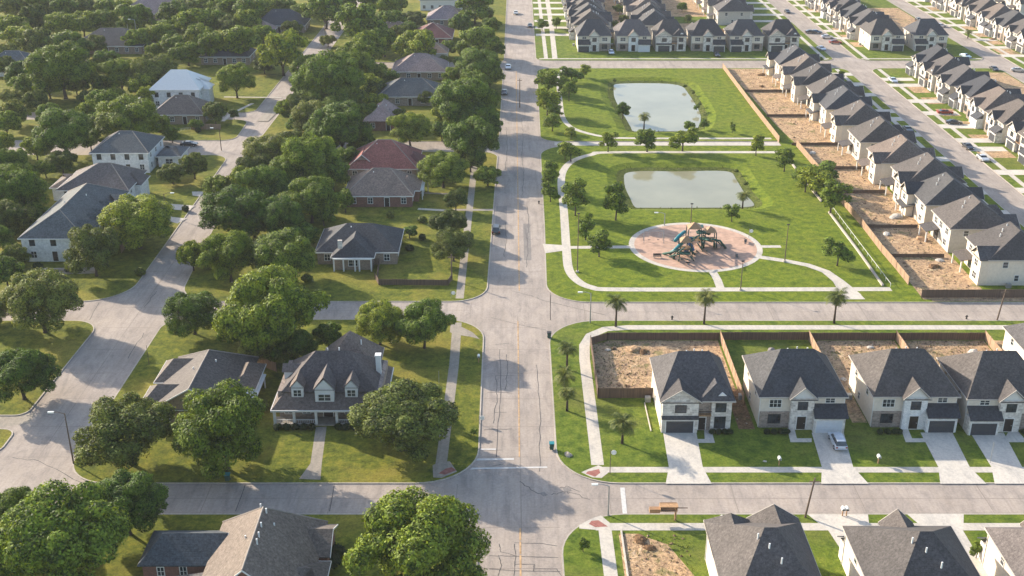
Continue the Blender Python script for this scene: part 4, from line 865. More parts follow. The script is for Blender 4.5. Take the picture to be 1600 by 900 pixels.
T = [ # crown centre u, v, half width, colour
 (62, 470, 57, 2), (30, 580, 52, 0), (195, 670, 66, 2), (348, 675, 72, 1), (422, 490, 80, 1), (300, 484, 44, 0), (592, 502, 42, 1), (662, 506, 44, 0), (632, 645, 71, 2), (195, 787, 60, 0),
 (20, 800, 46, 1), (95, 850, 92, 0), (-10, 870, 60, 1), (655, 848, 106, 0), (145, 393, 43, 2), (213, 343, 50, 1), (268, 268, 22, 2), (302, 258, 24, 2), (25, 308, 42, 0), (22, 402, 22, 2), (-8, 370, 30, 0), (-15, 480, 30, 2),
 (357, 396, 50, 1), (442, 398, 50, 1), (370, 325, 50, 0), (485, 312, 40, 1), (420, 232, 42, 2), (482, 250, 50, 0), (412, 292, 40, 0), (533, 196, 50, 0), (485, 178, 36, 2), (590, 160, 26, 1), (445, 300, 34, 0), (520, 275, 26, 0),
 (735, 217, 48, 0), (728, 157, 52, 0), (692, 257, 40, 1), (640, 196, 36, 1), (735, 182, 34, 0), (712, 313, 19, 2), (700, 348, 30, 2), (708, 378, 34, 2), (762, 272, 20, 0), (748, 98, 38, 0), (750, 60, 36, 0), (742, 128, 28, 0), (708, 118, 20, 0),
 (720, 36, 20, 0), (757, 22, 15, 2), (742, 4, 34, 0), (650, 70, 36, 1), (655, 80, 20, 3), (645, 25, 20, 2), (610, 28, 26, 0), (612, 10, 24, 1), (562, 36, 42, 0), (575, 75, 32, 1), (600, 60, 30, 0), (555, 85, 30, 1),
 (515, 120, 56, 0), (548, 105, 34, 1), (478, 130, 30, 0), (468, 160, 32, 2), (440, 78, 42, 1), (412, 98, 18, 2), (368, 124, 31, 1), (467, 14, 18, 1), (508, 12, 34, 0), (368, 62, 36, 1), (330, 70, 28, 1), (292, 78, 26, 1), (270, 66, 24, 1),
 (240, 110, 40, 2), (188, 112, 36, 1), (95, 105, 52, 1), (200, 176, 52, 1), (98, 202, 50, 0), (55, 155, 24, 2), (335, 174, 22, 2), (268, 208, 16, 0), (306, 192, 12, 0), (365, 178, 10, 2), (15, 150, 20, 2), (12, 250, 34, 0), (95, 248, 26, 2), (55, 228, 24, 1), (140, 215, 22, 0),
 (140, 152, 18, 2), (180, 148, 18, 1), (10, 80, 28, 2), (30, 55, 28, 1), (58, 65, 30, 2), (100, 62, 34, 1), (150, 68, 20, 2), (12, 35, 30, 1), (52, 30, 28, 2), (90, 34, 28, 1), (60, 8, 26, 1), (20, 8, 26, 2), (98, 10, 26, 0), (128, 30, 28, 1),
 (130, 8, 24, 2), (160, 28, 26, 1), (165, 10, 24, 0), (208, 28, 30, 0), (195, 8, 20, 1), (270, 20, 26, 1), (300, 32, 32, 1), (290, 10, 24, 2), (330, 30, 28, 0), (325, 8, 24, 1), (355, 14, 26, 1), (360, 38, 24, 2), (385, 34, 26, 1), (392, 12, 32, 0), (420, 28, 14, 2), (250, 50, 26, 1), (262, 42, 24, 0),
 (310, 55, 24, 1), (215, 60, 22, 0), (120, 92, 24, 0), (155, 130, 20, 0), (240, 78, 14, 1), (420, 6, 20, 1), (445, 8, 16, 0), (535, 0, 22, 1), (580, 2, 20, 0), (470, 190, 24, 0), (455, 215, 26, 2), (560, 218, 22, 0), (505, 222, 30, 0), (395, 262, 30, 2), (340, 290, 24, 1),
 (625, 180, 18, 2), (600, 175, 14, 1), (665, 152, 14, 2), (705, 145, 16, 1), (690, 200, 22, 0), (698, 178, 24, 1), (40, 345, 26, 2), (-5, 330, 24, 1), (40, 270, 22, 0), (70, 262, 18, 1), (8, 190, 24, 0), (30, 180, 18, 1), (625, 52, 18, 2), (590, 110, 20, 0), (630, 95, 14, 0), (512, 60, 14, 2),
 (5, 100, 22, 2), (40, 130, 26, 0), (165, 90, 24, 0), (225, 130, 26, 1), (35, 95, 18, 1), (118, 130, 20, 2), (140, 175, 22, 1), (8, 285, 34, 1), (8, 345, 34, 2), (8, 425, 26, 1), (40, 395, 14, 0), (245, 190, 18, 1), (385, 60, 24, 1), (410, 50, 22, 0), (455, 45, 20, 2), (480, 105, 26, 1), (500, 145, 34, 0), (520, 165, 30, 1), (575, 130, 26, 1), (715, 190, 26, 0), (755, 150, 24, 1), (765, 195, 22, 0), (735, 245, 26, 2), (620, 135, 14, 0), (735, 110, 20, 1), (775, 75, 16, 0), (640, 45, 16, 0), (690, 95, 14, 2), (720, 95, 16, 0),
 (75, 130, 26, 0), (20, 175, 24, 2), (160, 160, 26, 0), (230, 150, 20, 1), (35, 110, 26, 0), (0, 220, 24, 1), (0, 262, 24, 0), (40, 290, 24, 2), (150, 190, 24, 0), (10, 320, 26, 1), (55, 335, 22, 0), (455, 165, 26, 1), (540, 150, 30, 0), (575, 172, 24, 1), (500, 200, 28, 0), (612, 120, 18, 0), (570, 105, 22, 0), (540, 245, 24, 1), (450, 235, 28, 0), (380, 285, 26, 1), (505, 335, 20, 0), (585, 135, 22, 2), (75, 175, 22, 0), (120, 75, 24, 0),
 (968, 12, 11, 0), (975, 30, 10, 2), (960, 38, 9, 0), (1066, 10, 9, 0), (1075, 28, 8, 2),
 (435, 340, 40, 0), (395, 340, 34, 2), (300, 400, 26, 1), (470, 365, 26, 0), (505, 215, 26, 1), (455, 265, 36, 1), (765, 40, 18, 1), (765, 118, 24, 1), (700, 72, 16, 0), (725, 75, 18, 1), (460, 545, 34, 0), (405, 545, 30, 2), (372, 512, 34, 0), (512, 525, 22, 0)]
for t in T: put_tree(*t)
Yt = [(857, 298, 14, 50, 2), (892, 252, 13, 34, 0), (899, 337, 17, 58, 0), (962, 344, 19, 62, 0), (915, 375, 14, 42, 2), (936, 401, 17, 42, 0), (1225, 268, 14, 38, 0), (1252, 290, 14, 38, 2), (1275, 305, 20, 44, 0), (1297, 335, 22, 58, 0), (1308, 415, 18, 46, 2), (1143, 346, 11, 28, 2),
      (1011, 237, 17, 36, 0), (1066, 236, 17, 38, 0), (950, 237, 12, 32, 0), (1181, 243, 11, 34, 0), (1077, 206, 9, 20, 2), (1100, 202, 7, 16, 2), (973, 185, 11, 26, 2), (1144, 208, 5, 18, 2), (856, 145, 16, 36, 0), (880, 148, 12, 30, 0), (889, 158, 10, 40, 2), (855, 180, 17, 42, 0), (912, 122, 9, 22, 0), (893, 130, 14, 28, 2), (868, 185, 10, 20, 0),
      (892, 218, 10, 20, 0), (1088, 172, 5, 9, 2), (1285, 290, 20, 38, 2), (1258, 300, 16, 40, 0), (869, 45, 8, 20, 0), (847, 48, 8, 18, 2), (911, 862, 8, 26, 0), (860, 315, 12, 30, 0), (883, 250, 10, 28, 2), (1010, 50, 6, 12, 0), (1525, 872, 9, 34, 2), (740, 680, 5, 12, 2), (1312, 130, 6, 20, 0), (1275, 100, 10, 16, 2), (863, 205, 13, 26, 0), (975, 60, 8, 22, 0), (1060, 62, 8, 20, 0),
      (540, 332, 13, 38, 1), (700, 268, 10, 24, 0), (640, 372, 12, 24, 2)]
for t in Yt: put_young(*t)

def frond_palm(n, seed, skirt=6):
    r = random.Random(seed); V = []; Fc = []
    for i in range(n + skirt):
        ph = i * 2.399; el = r.uniform(-0.1, 1.25) if i < n else r.uniform(-1.2, -0.5); L = r.uniform(0.85, 1.1) * (1 if i < n else 0.6)
        p = Vector((0, 0, 1)); d = Vector((cos(ph) * cos(el), sin(ph) * cos(el), sin(el))); side = Vector((-sin(ph), cos(ph), 0)); st = 7
        for j in range(st):
            q = p + d * (L / st); d = (d + Vector((0, 0, -0.24))).normalized(); wv = 0.20 * sin(pi * (j + .8) / (st + 1)) + 0.03
            for sg in (-1, 1):
                for s_ in (0, .5):
                    a = p.lerp(q, s_); b = p.lerp(q, s_ + .4); tip = a.lerp(b, .9) + side * sg * wv * 1.6 + Vector((0, 0, -wv * .5)) + d * wv * .5; k = len(V); V += [tuple(a), tuple(b), tuple(tip)]; Fc.append((k, k + 1, k + 2))
            p = q
    me = bpy.data.meshes.new('fronds'); me.from_pydata(V, [], Fc); me.materials.append(M['palm']); return me
FR = [frond_palm(26, 5), frond_palm(30, 9)]
PAL = [(962, 510, 49, 17, 'palm tree nearest the middle crossroads, on the verge below the park'), (1100, 506, 53, 16, 'palm tree in the middle of three along the verge below the park'), (1303, 505, 52, 17, 'palm tree opposite the park corner driveway, easternmost of three'), (886, 577, 44, 15, 'small palm beside the corner sidewalk, first below the crossroads'),
       (882, 618, 42, 17, 'small palm beside the corner sidewalk, second below the crossroads'), (886, 642, 40, 14, 'small leaning dark palm beside the corner sidewalk, third below the crossroads'), (972, 693, 46, 20, 'bushy palm on the corner house lawn, beside its driveway'), (1006, 202, 25, 9, 'palm tree standing at the near shore of the upper pond'), (1160, 326, 27, 11, 'thin palm tree at the right shore of the lower pond'), (1512, 0 + 60, 14, 6, 'tiny palm by the top right street corner')]
for i, (u, v, h, r_, lb) in enumerate(PAL):
    x, y = at(u, v, LZ); dz = y * cos(TH) + H * sin(TH); Ht = h / F * dz / cos(TH); R = r_ / F * dz * 1.25
    t = thing('palm_tree', lb, 'palm tree', (x, y, LZ), i, 'palm trees'); tk = Ht - R * 0.55
    c = bpy.data.objects.new('fronds', FR[i % 2]); link(c, t); c.scale = (R, R, R); c.location = (0, 0, tk - R)
    g = G().tube([(0, 0, 0), (0.03, 0, tk * .5), (0, 0, tk)], [.24, .17, .2], 8); g.build('trunk', M['bark'], t, True)
# clipped foundation shrubs
SH = leaf_cloud(900, [(0, 0, 0.5, 0.62), (.35, .1, .45, .45), (-.35, -.1, .45, .45)], 0.11, 77, inner=.3)
def shrub(x, y, s, lab, n, mat='hedge', sx=1):
    o = bpy.data.objects.new('shrub', SH); link(o); o.location = (x, y, LZ); o.scale = (s * sx, s, s); o.rotation_euler = (0, 0, n * .9 if sx == 1 else 0)
    o.material_slots[0].link = 'OBJECT'; o.material_slots[0].material = M[mat]; tag(o, lab, 'shrub', 'dark shrubs at house fronts')
SHR = []
for hx, nm, offs in ((29, 'the corner stone house', (2.6, 3.6, 4.6, 5.3)), (45.8, 'the white gabled house with the silver car', (-5.6, -4.5, -3.3, -2.5)), (63.6, 'the third front row house', (-5.6, -4.4, -3.2, -2.5)), (78.1, 'the last front row house', (2.6, 3.8, 5.0))):
    for i, dx in enumerate(offs): SHR.append((hx + dx, 156.7, 0.75, 'dark shrub, %s from left, before %s' % (ORD[i], nm)))
for i, dx in enumerate((-8.0, -6.6, -5.2, -3.8, -2.6, 1.7, 3.0, 4.4, 5.8, 7.2)): SHR.append((-29.2 + dx, 158.0, 0.95, 'clipped hedge clump under the colonial porch, %s from the left' % ORD[i]))
for i, (u, v) in enumerate(((705, 396), (660, 375), (640, 392), (625, 300), (310, 207), (290, 330), (60, 420), (110, 425))): SHR.append((*at(u, v), 1.3, describe(u, v, 1, 'leaf0', 'bush')[:200]))
for i, (x, y, s, lb) in enumerate(SHR): shrub(x, y, s, lb, i)
for i, (u, v) in enumerate(((525, 870), (520, 885), (512, 858))): shrub(*at(u, v), 1.6, 'dark bush by the brick house side, %s from the road' % ORD[2 - i], i)
POND_BUSH = [(1070, 137), (1083, 147), (1093, 165), (1099, 190), (1088, 205), (955, 142), (1150, 270), (1165, 290), (962, 300), (960, 128)]
for i, (u, v) in enumerate(POND_BUSH): shrub(*at(u, v), 0.9, describe(u, v, 1, 'leaf2', 'reed clump'), i, 'leaf2')
OLD_B = [(60, 300), (230, 215), (445, 415), (480, 440), (250, 205), (610, 340), (660, 348), (580, 222), (620, 235), (560, 160), (500, 190), (330, 420), (415, 640), (220, 430)]
for i, (u, v) in enumerate(OLD_B): shrub(*at(u, v), 1.5, describe(u, v, 2, 'leaf2', 'bush'), i, 'leaf2')

# ------------------------------------------------------------ fences
def fence(pts, h, lab, mat='fence', group='timber fences', post=True, name='timber_fence', cap='panel'):
    r = thing(name, lab, 'fence', (*pts[0], LZ), 0, group); o0 = Vector(pts[0])
    for a, b in zip(pts[:-1], pts[1:]):
        a = Vector(a) - o0; b = Vector(b) - o0; d = (b - a); L = d.length; d.normalize(); nn = Vector((-d.y, d.x)) * 0.03
        n = max(1, int(L / 2.4)); g = G()
        for i in range(n):
            p = a + d * (L * i / n); q = a + d * (L * (i + 1) / n - 0.02); hz = h + random.uniform(-.04, .04)
            g.add([(*(p - nn), 0.03), (*(q - nn), 0.03), (*(q + nn), 0.03), (*(p + nn), 0.03), (*(p - nn), hz), (*(q - nn), hz), (*(q + nn), hz), (*(p + nn), hz)], [(3, 2, 1, 0), (4, 5, 6, 7), (0, 1, 5, 4), (1, 2, 6, 5), (2, 3, 7, 6), (3, 0, 4, 7)])
        g.build('panel', M[mat], r)
        if post:
            for i in range(0, n + 1, 1 if n < 14 else 3):
                p = a + d * (L * i / n); G().box(p.x - .07, p.y - .07, 0, p.x + .07, p.y + .07, h + .08).build('post', M[mat], r)
    return r
fence([(14.3, 187.5), (14.3, 168), (23.4, 168)], 1.9, 'brown timber fence around the corner dirt yard, along its left and front', 'fence_d')
fence([(14.3, 187.6), (17.5, 189.6), (38, 189.6)], 1.5, 'dark timber fence along the back of the corner dirt yard', 'fence_d')
fence([(38.2, 189.6), (38.2, 166)], 1.9, 'sunlit timber fence between corner dirt yard and green yard')
fence([(38.2, 189.6), (54.4, 189.6)], 1.6, 'dark hedged back fence behind the green yard', 'fence_d')
fence([(54.5, 189.6), (54.5, 172)], 1.9, 'sunlit timber fence right of the green back yard')

fence([(54.5, 189.6), (70.5, 189.6)], 1.5, 'dark back fence behind the second dirt yard', 'fence_d')
fence([(70.5, 189.6), (70.5, 173)], 1.9, 'sunlit timber fence between the second and third dirt yards')
fence([(70.5, 189.6), (86.8, 189.6)], 1.5, 'dark back fence behind the third dirt yard', 'fence_d')
fence([(86.8, 189.6), (86.8, 174)], 1.9, 'sunlit timber fence right of the third dirt yard')
fence(A((1129, 107), (1172, 165), (1217, 223)), 1.8, 'long timber fence along the upper pond lawn')
fence(A((1244, 229), (1281, 272), (1318, 322), (1345, 353), (1377, 395), (1400, 422), (1419, 446)), 1.8, 'long timber fence from the access lane down to the park corner')
fence([(81.3, 208.3), (117, 208.3)], 1.8, 'weathered fence along the cross street behind the last park row house', 'fence_d')
for i, y in enumerate((229.3, 247, 271, 290, 311.5, 341, 371)):
    fence([(81.5 - (y - 229) * 0.037, y), (93, y)], 0.85, 'dark yard dividing fence behind the park row, %s up from the cross street' % ORD[i], 'fence_d', 'yard dividing fences', post=False)
fence(A((586, 436), (592, 446), (700, 447), (706, 438)), 1.3, 'low grey fence around the bungalow back lawn', 'fence_d')
fence(A((594, 405), (590, 436)), 1.5, 'short dark fence running from the bungalow to its lawn', 'fence_d'); fence(A((190, 396), (212, 370)), 1.8, 'orange timber fence beside the white brick house'); fence(A((402, 570), (432, 582)), 1.8, 'yellow timber fence behind the colonial house')
fence(A((300, 203), (345, 203)), 1.6, 'rusty low fence in front of the small sunny lot', 'fence')
def lowwall(pts, lab, mat, h=0.5, wd=0.4):
    r = G(); P = [Vector(p) for p in pts]
    for a, b in zip(P[:-1], P[1:]):
        d = (b - a).normalized(); nn = Vector((-d.y, d.x)) * wd / 2
        r.add([(*(a - nn), 0.05), (*(b - nn), 0.05), (*(b + nn), 0.05), (*(a + nn), 0.05), (*(a - nn), h), (*(b - nn), h), (*(b + nn), h), (*(a + nn), h)], [(3, 2, 1, 0), (4, 5, 6, 7), (0, 1, 5, 4), (1, 2, 6, 5), (2, 3, 7, 6), (3, 0, 4, 7)])
    return tag(r.build('low_wall', M[mat]), lab, 'low wall')
lowwall(A((1295, 333), (1340, 393), (1379, 448)), 'pinkish low wall running down the park slope to the corner', 'kerb'); lowwall(A((1232, 250), (1243, 265)), 'short pale low wall under the fence saplings', 'kerb'); lowwall(A((1255, 281), (1283, 316)), 'pale low wall section between saplings and long fence', 'kerb')
lowwall(A((70, 424), (150, 427)), 'pale garden wall in front of the white brick house', 'walk_old', 0.7)
lowwall([(15.0, 131), (15.0, 60)], 'white edging strip along the bottom corner dirt lot', 'walk', 0.35, 0.22)
lowwall(A((1007, 631), (1017, 675)), 'white edging strip beside the corner stone house', 'walk', 0.3, 0.15)
def rail(pts, lab, h=0.75):
    r = thing('handrail', lab, 'railing', (*pts[0], LZ)); o = Vector(pts[0]); a = Vector((0, 0)); b = Vector(pts[1]) - o; n = 14
    G().tube([(0, 0, h), (b.x, b.y, h)], [.06, .06], 6).build('top_rail', M['steel'], r)
    for i in range(n + 1): p = b * i / n; G().tube([(p.x, p.y, 0), (p.x, p.y, h)], [.045, .045], 6).build('post', M['trim'], r)
rail(A((1300, 328), (1391, 449)), 'thin grey railing beside the pinkish low wall')
rail(A((268, 208), (300, 203)), 'white handrail by the rusty low fence')

# ------------------------------------------------------------ poles, signs, street furniture
def pole(u, v, hpx, lab, kind='lamp', arm=1, mat='steel', lean=0):
    x, y = at(u, v, LZ); dz = y * cos(TH) + H * sin(TH); h = hpx / F * dz / cos(TH)
    nm, cat = {'lamp': ('street_lamp', 'street lamp'), 'util': ('utility_pole', 'utility pole'), 'park': ('park_light_pole', 'light pole'), 'post': ('thin_post', 'post'), 'sign': ('street_sign', 'sign'), 'box': ('mailbox', 'mailbox'), 'hyd': ('fire_hydrant', 'fire hydrant'), 'bin': ('wheeled_bin', 'bin')}[kind]
    r = thing(nm, lab, cat, (x, y, LZ), 0, {'lamp': 'street lamps', 'util': 'utility poles', 'park': 'park light poles', 'box': 'mailboxes', 'bin': 'wheeled bins', 'hyd': 'fire hydrants'}.get(kind))
    if kind == 'lamp':
        G().tube([(0, 0, 0), (0, 0, h)], [.13, .08], 8).build('pole', M[mat], r)
        G().tube([(0, 0, h - .1), (arm * 1.0, 0, h + .25), (arm * 2.0, 0, h + .2)], [.06, .05, .05], 6).build('arm', M[mat], r)
        G().box(arm * 2 - .45, -.16, h + .1, arm * 2 + .45, .16, h + .3).build('lamp_head', M['lampw'], r)
    elif kind == 'park':
        G().tube([(0, 0, 0), (0, 0, h)], [.12, .07], 8).build('pole', M['pole'], r); G().box(-.3, -.12, h, .3, .12, h + .2).build('lamp_head', M['dark'], r); G().box(-.3, -.3, 0, .3, .3, .3).build('base', M['walk'], r)
    elif kind == 'util':
        G().tube([(0, 0, 0), (lean, 0, h)], [.16, .11], 8).build('pole', M['pole'], r); G().box(lean - .7, -.06, h - .7, lean + .7, .06, h - .55).build('crossarm', M['pole'], r)
    elif kind == 'post': G().tube([(0, 0, 0), (0, 0, h)], [.05, .04], 6).build('shaft', M[mat], r); G().tube([(0, 0, h), (0, 0, h + .1)], [.06, .06], 6).build('cap', M[mat], r)
    elif kind == 'sign':
        G().tube([(0, 0, 0), (0, 0, h)], [.06, .05], 6).build('post', M[mat], r)
        n = 8; g = G(); vs = [(.42 * cos(pi / 8 + i * pi / 4) + arm * .45, yy, h - .5 + .42 * sin(pi / 8 + i * pi / 4)) for yy in (-.02, .02) for i in range(8)]
        g.add(vs, [tuple(range(8)), tuple(range(15, 7, -1))] + [(i, (i + 1) % 8, 8 + (i + 1) % 8, 8 + i) for i in range(8)]); g.build('sign_plate', M['lampw'], r)
    elif kind == 'box':
        G().box(-.07, -.07, 0, .07, .07, 1.05).build('post', M['wood'], r); g = G(); g.tube([(0, -.35, 1.25), (0, .35, 1.25)], [.24, .24], 10); g.box(-.24, -.35, 1.05, .24, .35, 1.25); g.build('box', M['lampw'], r)
    elif kind == 'hyd':
        G().tube([(0, 0, 0), (0, 0, .1), (0, 0, .65), (0, 0, .8)], [.2, .15, .16, .06], 10).build('barrel', M['dark'], r); G().tube([(-.28, 0, .5), (.28, 0, .5)], [.08, .08], 8).build('nozzle', M['dark'], r)
    elif kind == 'bin':
        G().add([(-.28, -.28, 0.08), (.28, -.28, .08), (.28, .28, .08), (-.28, .28, .08), (-.36, -.38, 1.1), (.36, -.38, 1.1), (.36, .38, 1.1), (-.36, .38, 1.1)], [(3, 2, 1, 0), (4, 5, 6, 7), (0, 1, 5, 4), (1, 2, 6, 5), (2, 3, 7, 6), (3, 0, 4, 7)]).build('bin_body', M['green'], r)
        G().box(-.4, -.42, 1.1, .4, .42, 1.2).build('lid', M['teal'] if arm > 0 else M['dark'], r)
        for sx in (-.3, .3): G().tube([(sx - .03, .3, .12), (sx + .03, .3, .12)], [.12, .12], 8).build('wheel', M['tyre'], r)
    return r
pole(115, 724, 82, 'dark street lamp with short arm at the lower left corner', 'lamp', -1, 'pole'); pole(922, 504, 46, 'slim street lamp on the verge below the park, left of the palms', 'lamp', -1); pole(950, 805, 50, 'grey street lamp on the lower crossroads, beside white stop line', 'lamp', -1); pole(260, 336, 32, 'street lamp with long arm at the small driveway by the side street', 'lamp', 1, 'pole')
pole(1038, 352, 18, 'short lamp at the top edge of the playground ring', 'lamp', -1)
pole(346, 235, 32, 'street lamp at the bend of the side street', 'lamp', -1, 'pole'); pole(216, 75, 40, 'tall street lamp among treetops beside the wide grey roof', 'lamp', -1); pole(202, 62, 28, 'tall pale street lamp just left of another among treetops', 'lamp', 1); pole(80, 148, 26, 'street lamp in front of a wide left oak', 'lamp', 1); pole(669, 300, 16, 'small lamp on the lawn beside the red roofed house', 'lamp', 1); pole(112, 40, 14, 'little lamp above the far left trees', 'lamp', -1); pole(770, 30, 16, 'lamp beside the main road near the top', 'lamp', -1)
pole(902, 425, 88, 'tall slender pole left of the playground, on the park perimeter', 'park'); pole(1157, 453, 44, 'light pole just below the playground ring', 'park'); pole(1226, 409, 56, 'light pole right of the playground beside the curved path', 'park'); pole(1079, 352, 32, 'light pole behind the playground climber', 'park')
pole(1558, 500, 48, 'leaning timber pole by the far right of the cross street', 'util', lean=.6); pole(1258, 808, 66, 'timber pole behind the bottom row, near kerb of the street', 'util', lean=.7); pole(812, 168, 42, 'timber pole on the upper main road edge', 'util'); pole(706, 438, 40, 'timber pole at the right end of the fenced lawn', 'util')
pole(509, 68, 34, 'timber pole along the leafy top back street', 'util')
pole(233, 570, 30, 'dark post leaning on the lawn by the wide junction', 'post', 1, 'pole'); pole(1547, 723, 33, 'thin grey post between two driveways at the right', 'post'); pole(686, 600, 20, 'thin pale post on the colonial side lawn', 'post'); pole(860, 500, 38, 'dark thin post standing in the middle crossroads', 'post', 1, 'pole')
pole(953, 740, 40, 'sign post with pale octagon back at the lower crossroads', 'sign', 1, 'pole'); pole(705, 466, 12, 'small white sign at the corner above the middle crossroads', 'sign', 1); pole(1170, 372, 14, 'small round sign on the right rim of the playground', 'sign', 1); pole(749, 662, 14, 'small sign at the left kerb of the main road', 'sign', 1)
for u, v, lb in ((1217, 727, 'white mailbox on the green verge before the second front row house'), (1372, 724, 'white mailbox beside small debris before the third house'), (1316, 806, 'white mailbox on the far left of a pair across the street'), (1322, 806, 'white mailbox on the right of a pair across the street'), (748, 566, 'white mailbox at the colonial side kerb'), (137, 712, 'white mailbox near the lower left lamp')): pole(u, v, 10, lb, 'box')
for u, v, lb in ((862, 702, 'green wheeled bin at the right kerb above the lower crossroads'), (356, 751, 'green wheeled bin with pale lid at the colonial kerb'), (858, 528, 'dark wheeled bin at the kerb under the middle crossroads')): pole(u, v, 10, lb, 'bin', -1 if '528' in str(v) else 1)
for u, v, lb in ((1050, 499, 'dark fire hydrant between the first two verge palms'), (1510, 498, 'dark fire hydrant near the leaning timber pole'), (842, 318, 'dark fire hydrant on the right kerb of the main road')): pole(u, v, 8, lb, 'hyd')
# timber stand on the lower verge
x, y = at(1055, 813, LZ); k = thing('timber_stand', 'raised wooden box stand on a brown post by the lower street', 'timber stand', (x, y, LZ)); k.scale = (.85, .85, .85)
G().box(-.18, -.12, 0, .12, .12, 2.5).build('post', M['wood'], k); G().box(-2.6, -.5, 2.0, .2, .9, 2.12).build('shelf', M['fence'], k)
g = G(); g.box(-2.6, -.5, 2.12, -2.5, .9, 2.9); g.box(.1, -.5, 2.12, .2, .9, 2.9); g.box(-2.5, .8, 2.12, .1, .9, 2.9); g.box(-2.5, -.5, 2.5, .1, -.42, 2.62); g.build('side_boards', M['tan'], k)
G().box(-2.7, -.6, 2.9, .3, .5, 3.0).build('top_board', M['wood'], k); G().box(-4.3, -.3, 1.6, -2.6, .6, 2.3).build('side_crate', M['tan'], k); G().box(.2, -.1, 2.4, 1.9, .05, 2.5).build('arm', M['pole'], k)

# ------------------------------------------------------------ playground
pg = thing('playground_climber', 'green steel playground climber with tan canopies, teal and blue slides', 'playground structure', (*PC, LZ))
def P(u, v, z=0): x, y = at(u, v, z + LZ); return (x - PC[0], y - PC[1], z)
towers = [(P(1070, 398), 2.4, 4.2, 'front'), (P(1083, 383), 2.8, 5.2, 'mid'), (P(1108, 384), 2.4, 4.4, 'right')]
for (c, s, h, _) in towers:
    x, y, _z = c; s /= 2
    dk = G().box(x - s, y - s, 1.5, x + s, y + s, 1.62).build('deck', M['tan'], pg)
    for sx in (-1, 1):
        for sy in (-1, 1): G().tube([(x + sx * s * 1.15, y + sy * s * 1.15, 0), (x + sx * s, y + sy * s, h - .9)], [.13, .1], 8).build('post', M['green'], dk)
    g = G().add([(x - s - .12, y - s - .12, h - .9), (x + s + .12, y - s - .12, h - .9), (x + s + .12, y + s + .12, h - .9), (x - s - .12, y + s + .12, h - .9), (x, y, h + .25)], [(0, 1, 4), (1, 2, 4), (2, 3, 4), (3, 0, 4), (3, 2, 1, 0)]); g.build('canopy', M['tan'], dk)
    g = G()
    for i in range(5): g.box(x - s, y - s - .03, 1.7 + i * .2, x + s, y - s + .03, 1.76 + i * .2)
    g.build('guard_rail', M['green'], dk)
for pts, mt, nm in (([P(1066, 380, 2.6), P(1060, 385, 2.2), P(1053, 392, 1.2), P(1046, 396, .3)], 'teal', 'tube_slide'), ([P(1076, 380, 1.9), P(1081, 385, 1.3), P(1083, 392, .4)], 'blue', 'slide'), ([P(1055, 376, 3.2), P(1062, 368, 3.4), P(1070, 362, 3.6)], 'teal', 'tube_tunnel')):
    G().tube(pts, [.38] * len(pts), 10).build(nm, M[mt], pg, True)
for pts in ([P(1063, 390, 2.4), P(1050, 394, 1.3), P(1036, 397, 0)], [P(1058, 392, 2.0), P(1053, 398, 1.1), P(1053, 405, 0)], [P(1078, 388, 2.2), P(1082, 394, 1.2), P(1085, 397, 0)], [P(1112, 374, 3.0), P(1125, 376, 2.2), P(1134, 388, 0)], [P(1098, 378, 2.6), P(1099, 386, 1.2), P(1098, 386.5, 0)], [P(1116, 378, 2.6), P(1116, 385, 1), P(1116, 387, 0)], [P(1090, 360, 4.0), P(1100, 362, 3.8), P(1108, 366, 3)]):
    G().tube(pts, [.2, .24, .28], 8).build('curved_leg', M['green'], pg, True)
for (ux, vx, hh) in ((1092, 372, 3.4), (1100, 368, 3.8), (1064, 404, 2.2), (1074, 405, 2.4), (1058, 388, 3.0), (1088, 392, 2.6), (1104, 392, 2.4), (1119, 380, 3.0)):
    G().tube([P(ux, vx, 0), P(ux + .5, vx, hh)], [.16, .12], 6).build('climbing_post', M['green'], pg)
for (ux, vx, zz) in ((1090, 372, 2.8), (1095, 376, 1.9), (1070, 404, 1.2), (1100, 384, 1.6)):
    c = P(ux, vx, 0); G().box(c[0] - 1.1, c[1] - .8, zz, c[0] + 1.1, c[1] + .8, zz + .15).build('platform', M['green'], pg)
for (ua, va, za, ub, vb, zb) in ((1066, 396, 2.2, 1046, 401, .1), (1062, 402, 1.8, 1060, 408, .1), (1078, 400, 2, 1084, 407, .1), (1094, 366, 3.6, 1080, 378, 3.4), (1102, 374, 3.2, 1112, 378, 3.2), (1090, 380, 3.4, 1098, 392, .1), (1118, 374, 2.6, 1128, 384, .1), (1070, 386, 3.2, 1058, 396, 2.0), (1082, 372, 4.2, 1092, 368, 4.4)):
    G().tube([P(ua, va, za), P((ua + ub) / 2, (va + vb) / 2, (za + zb) / 2 + .5), P(ub, vb, zb)], [.13, .16, .14], 7).build('climbing_arch', M['green'], pg, True)
for (ux, vx, zz, mt) in ((1060, 388, 2.4, 'teal'), (1079, 386, 1.9, 'blue'), (1083, 374, 3.2, 'tan'), (1066, 392, 2.2, 'tan'), (1106, 378, 2.2, 'tan'), (1111, 384, 1.4, 'tan'), (1097, 382, 1.4, 'tan'), (1072, 400, 1.0, 'blue')):
    c = P(ux, vx, 0); G().box(c[0] - .5, c[1] - .06, zz - .45, c[0] + .5, c[1] + .06, zz + .45).build('play_panel', M[mt], pg)
gg = G()
for i in range(7): gg.tube([P(1060 + i * 3.5, 398 - i * 1.2, 0), P(1062 + i * 3.5, 392 - i * 1.2, 2.2)], [.05, .05], 5)
gg.build('climbing_net', M['wood'], pg)
for u in (1116, 1121, 1126, 1131): G().tube([P(u, 387, 0), P(u, 387, 1.0 + .2 * sin(u))], [.1, .1], 6).build('stepping_post', M['tan'], pg)
def at2(u, v): x, y = at(u, v, LZ); return (x, y, LZ)
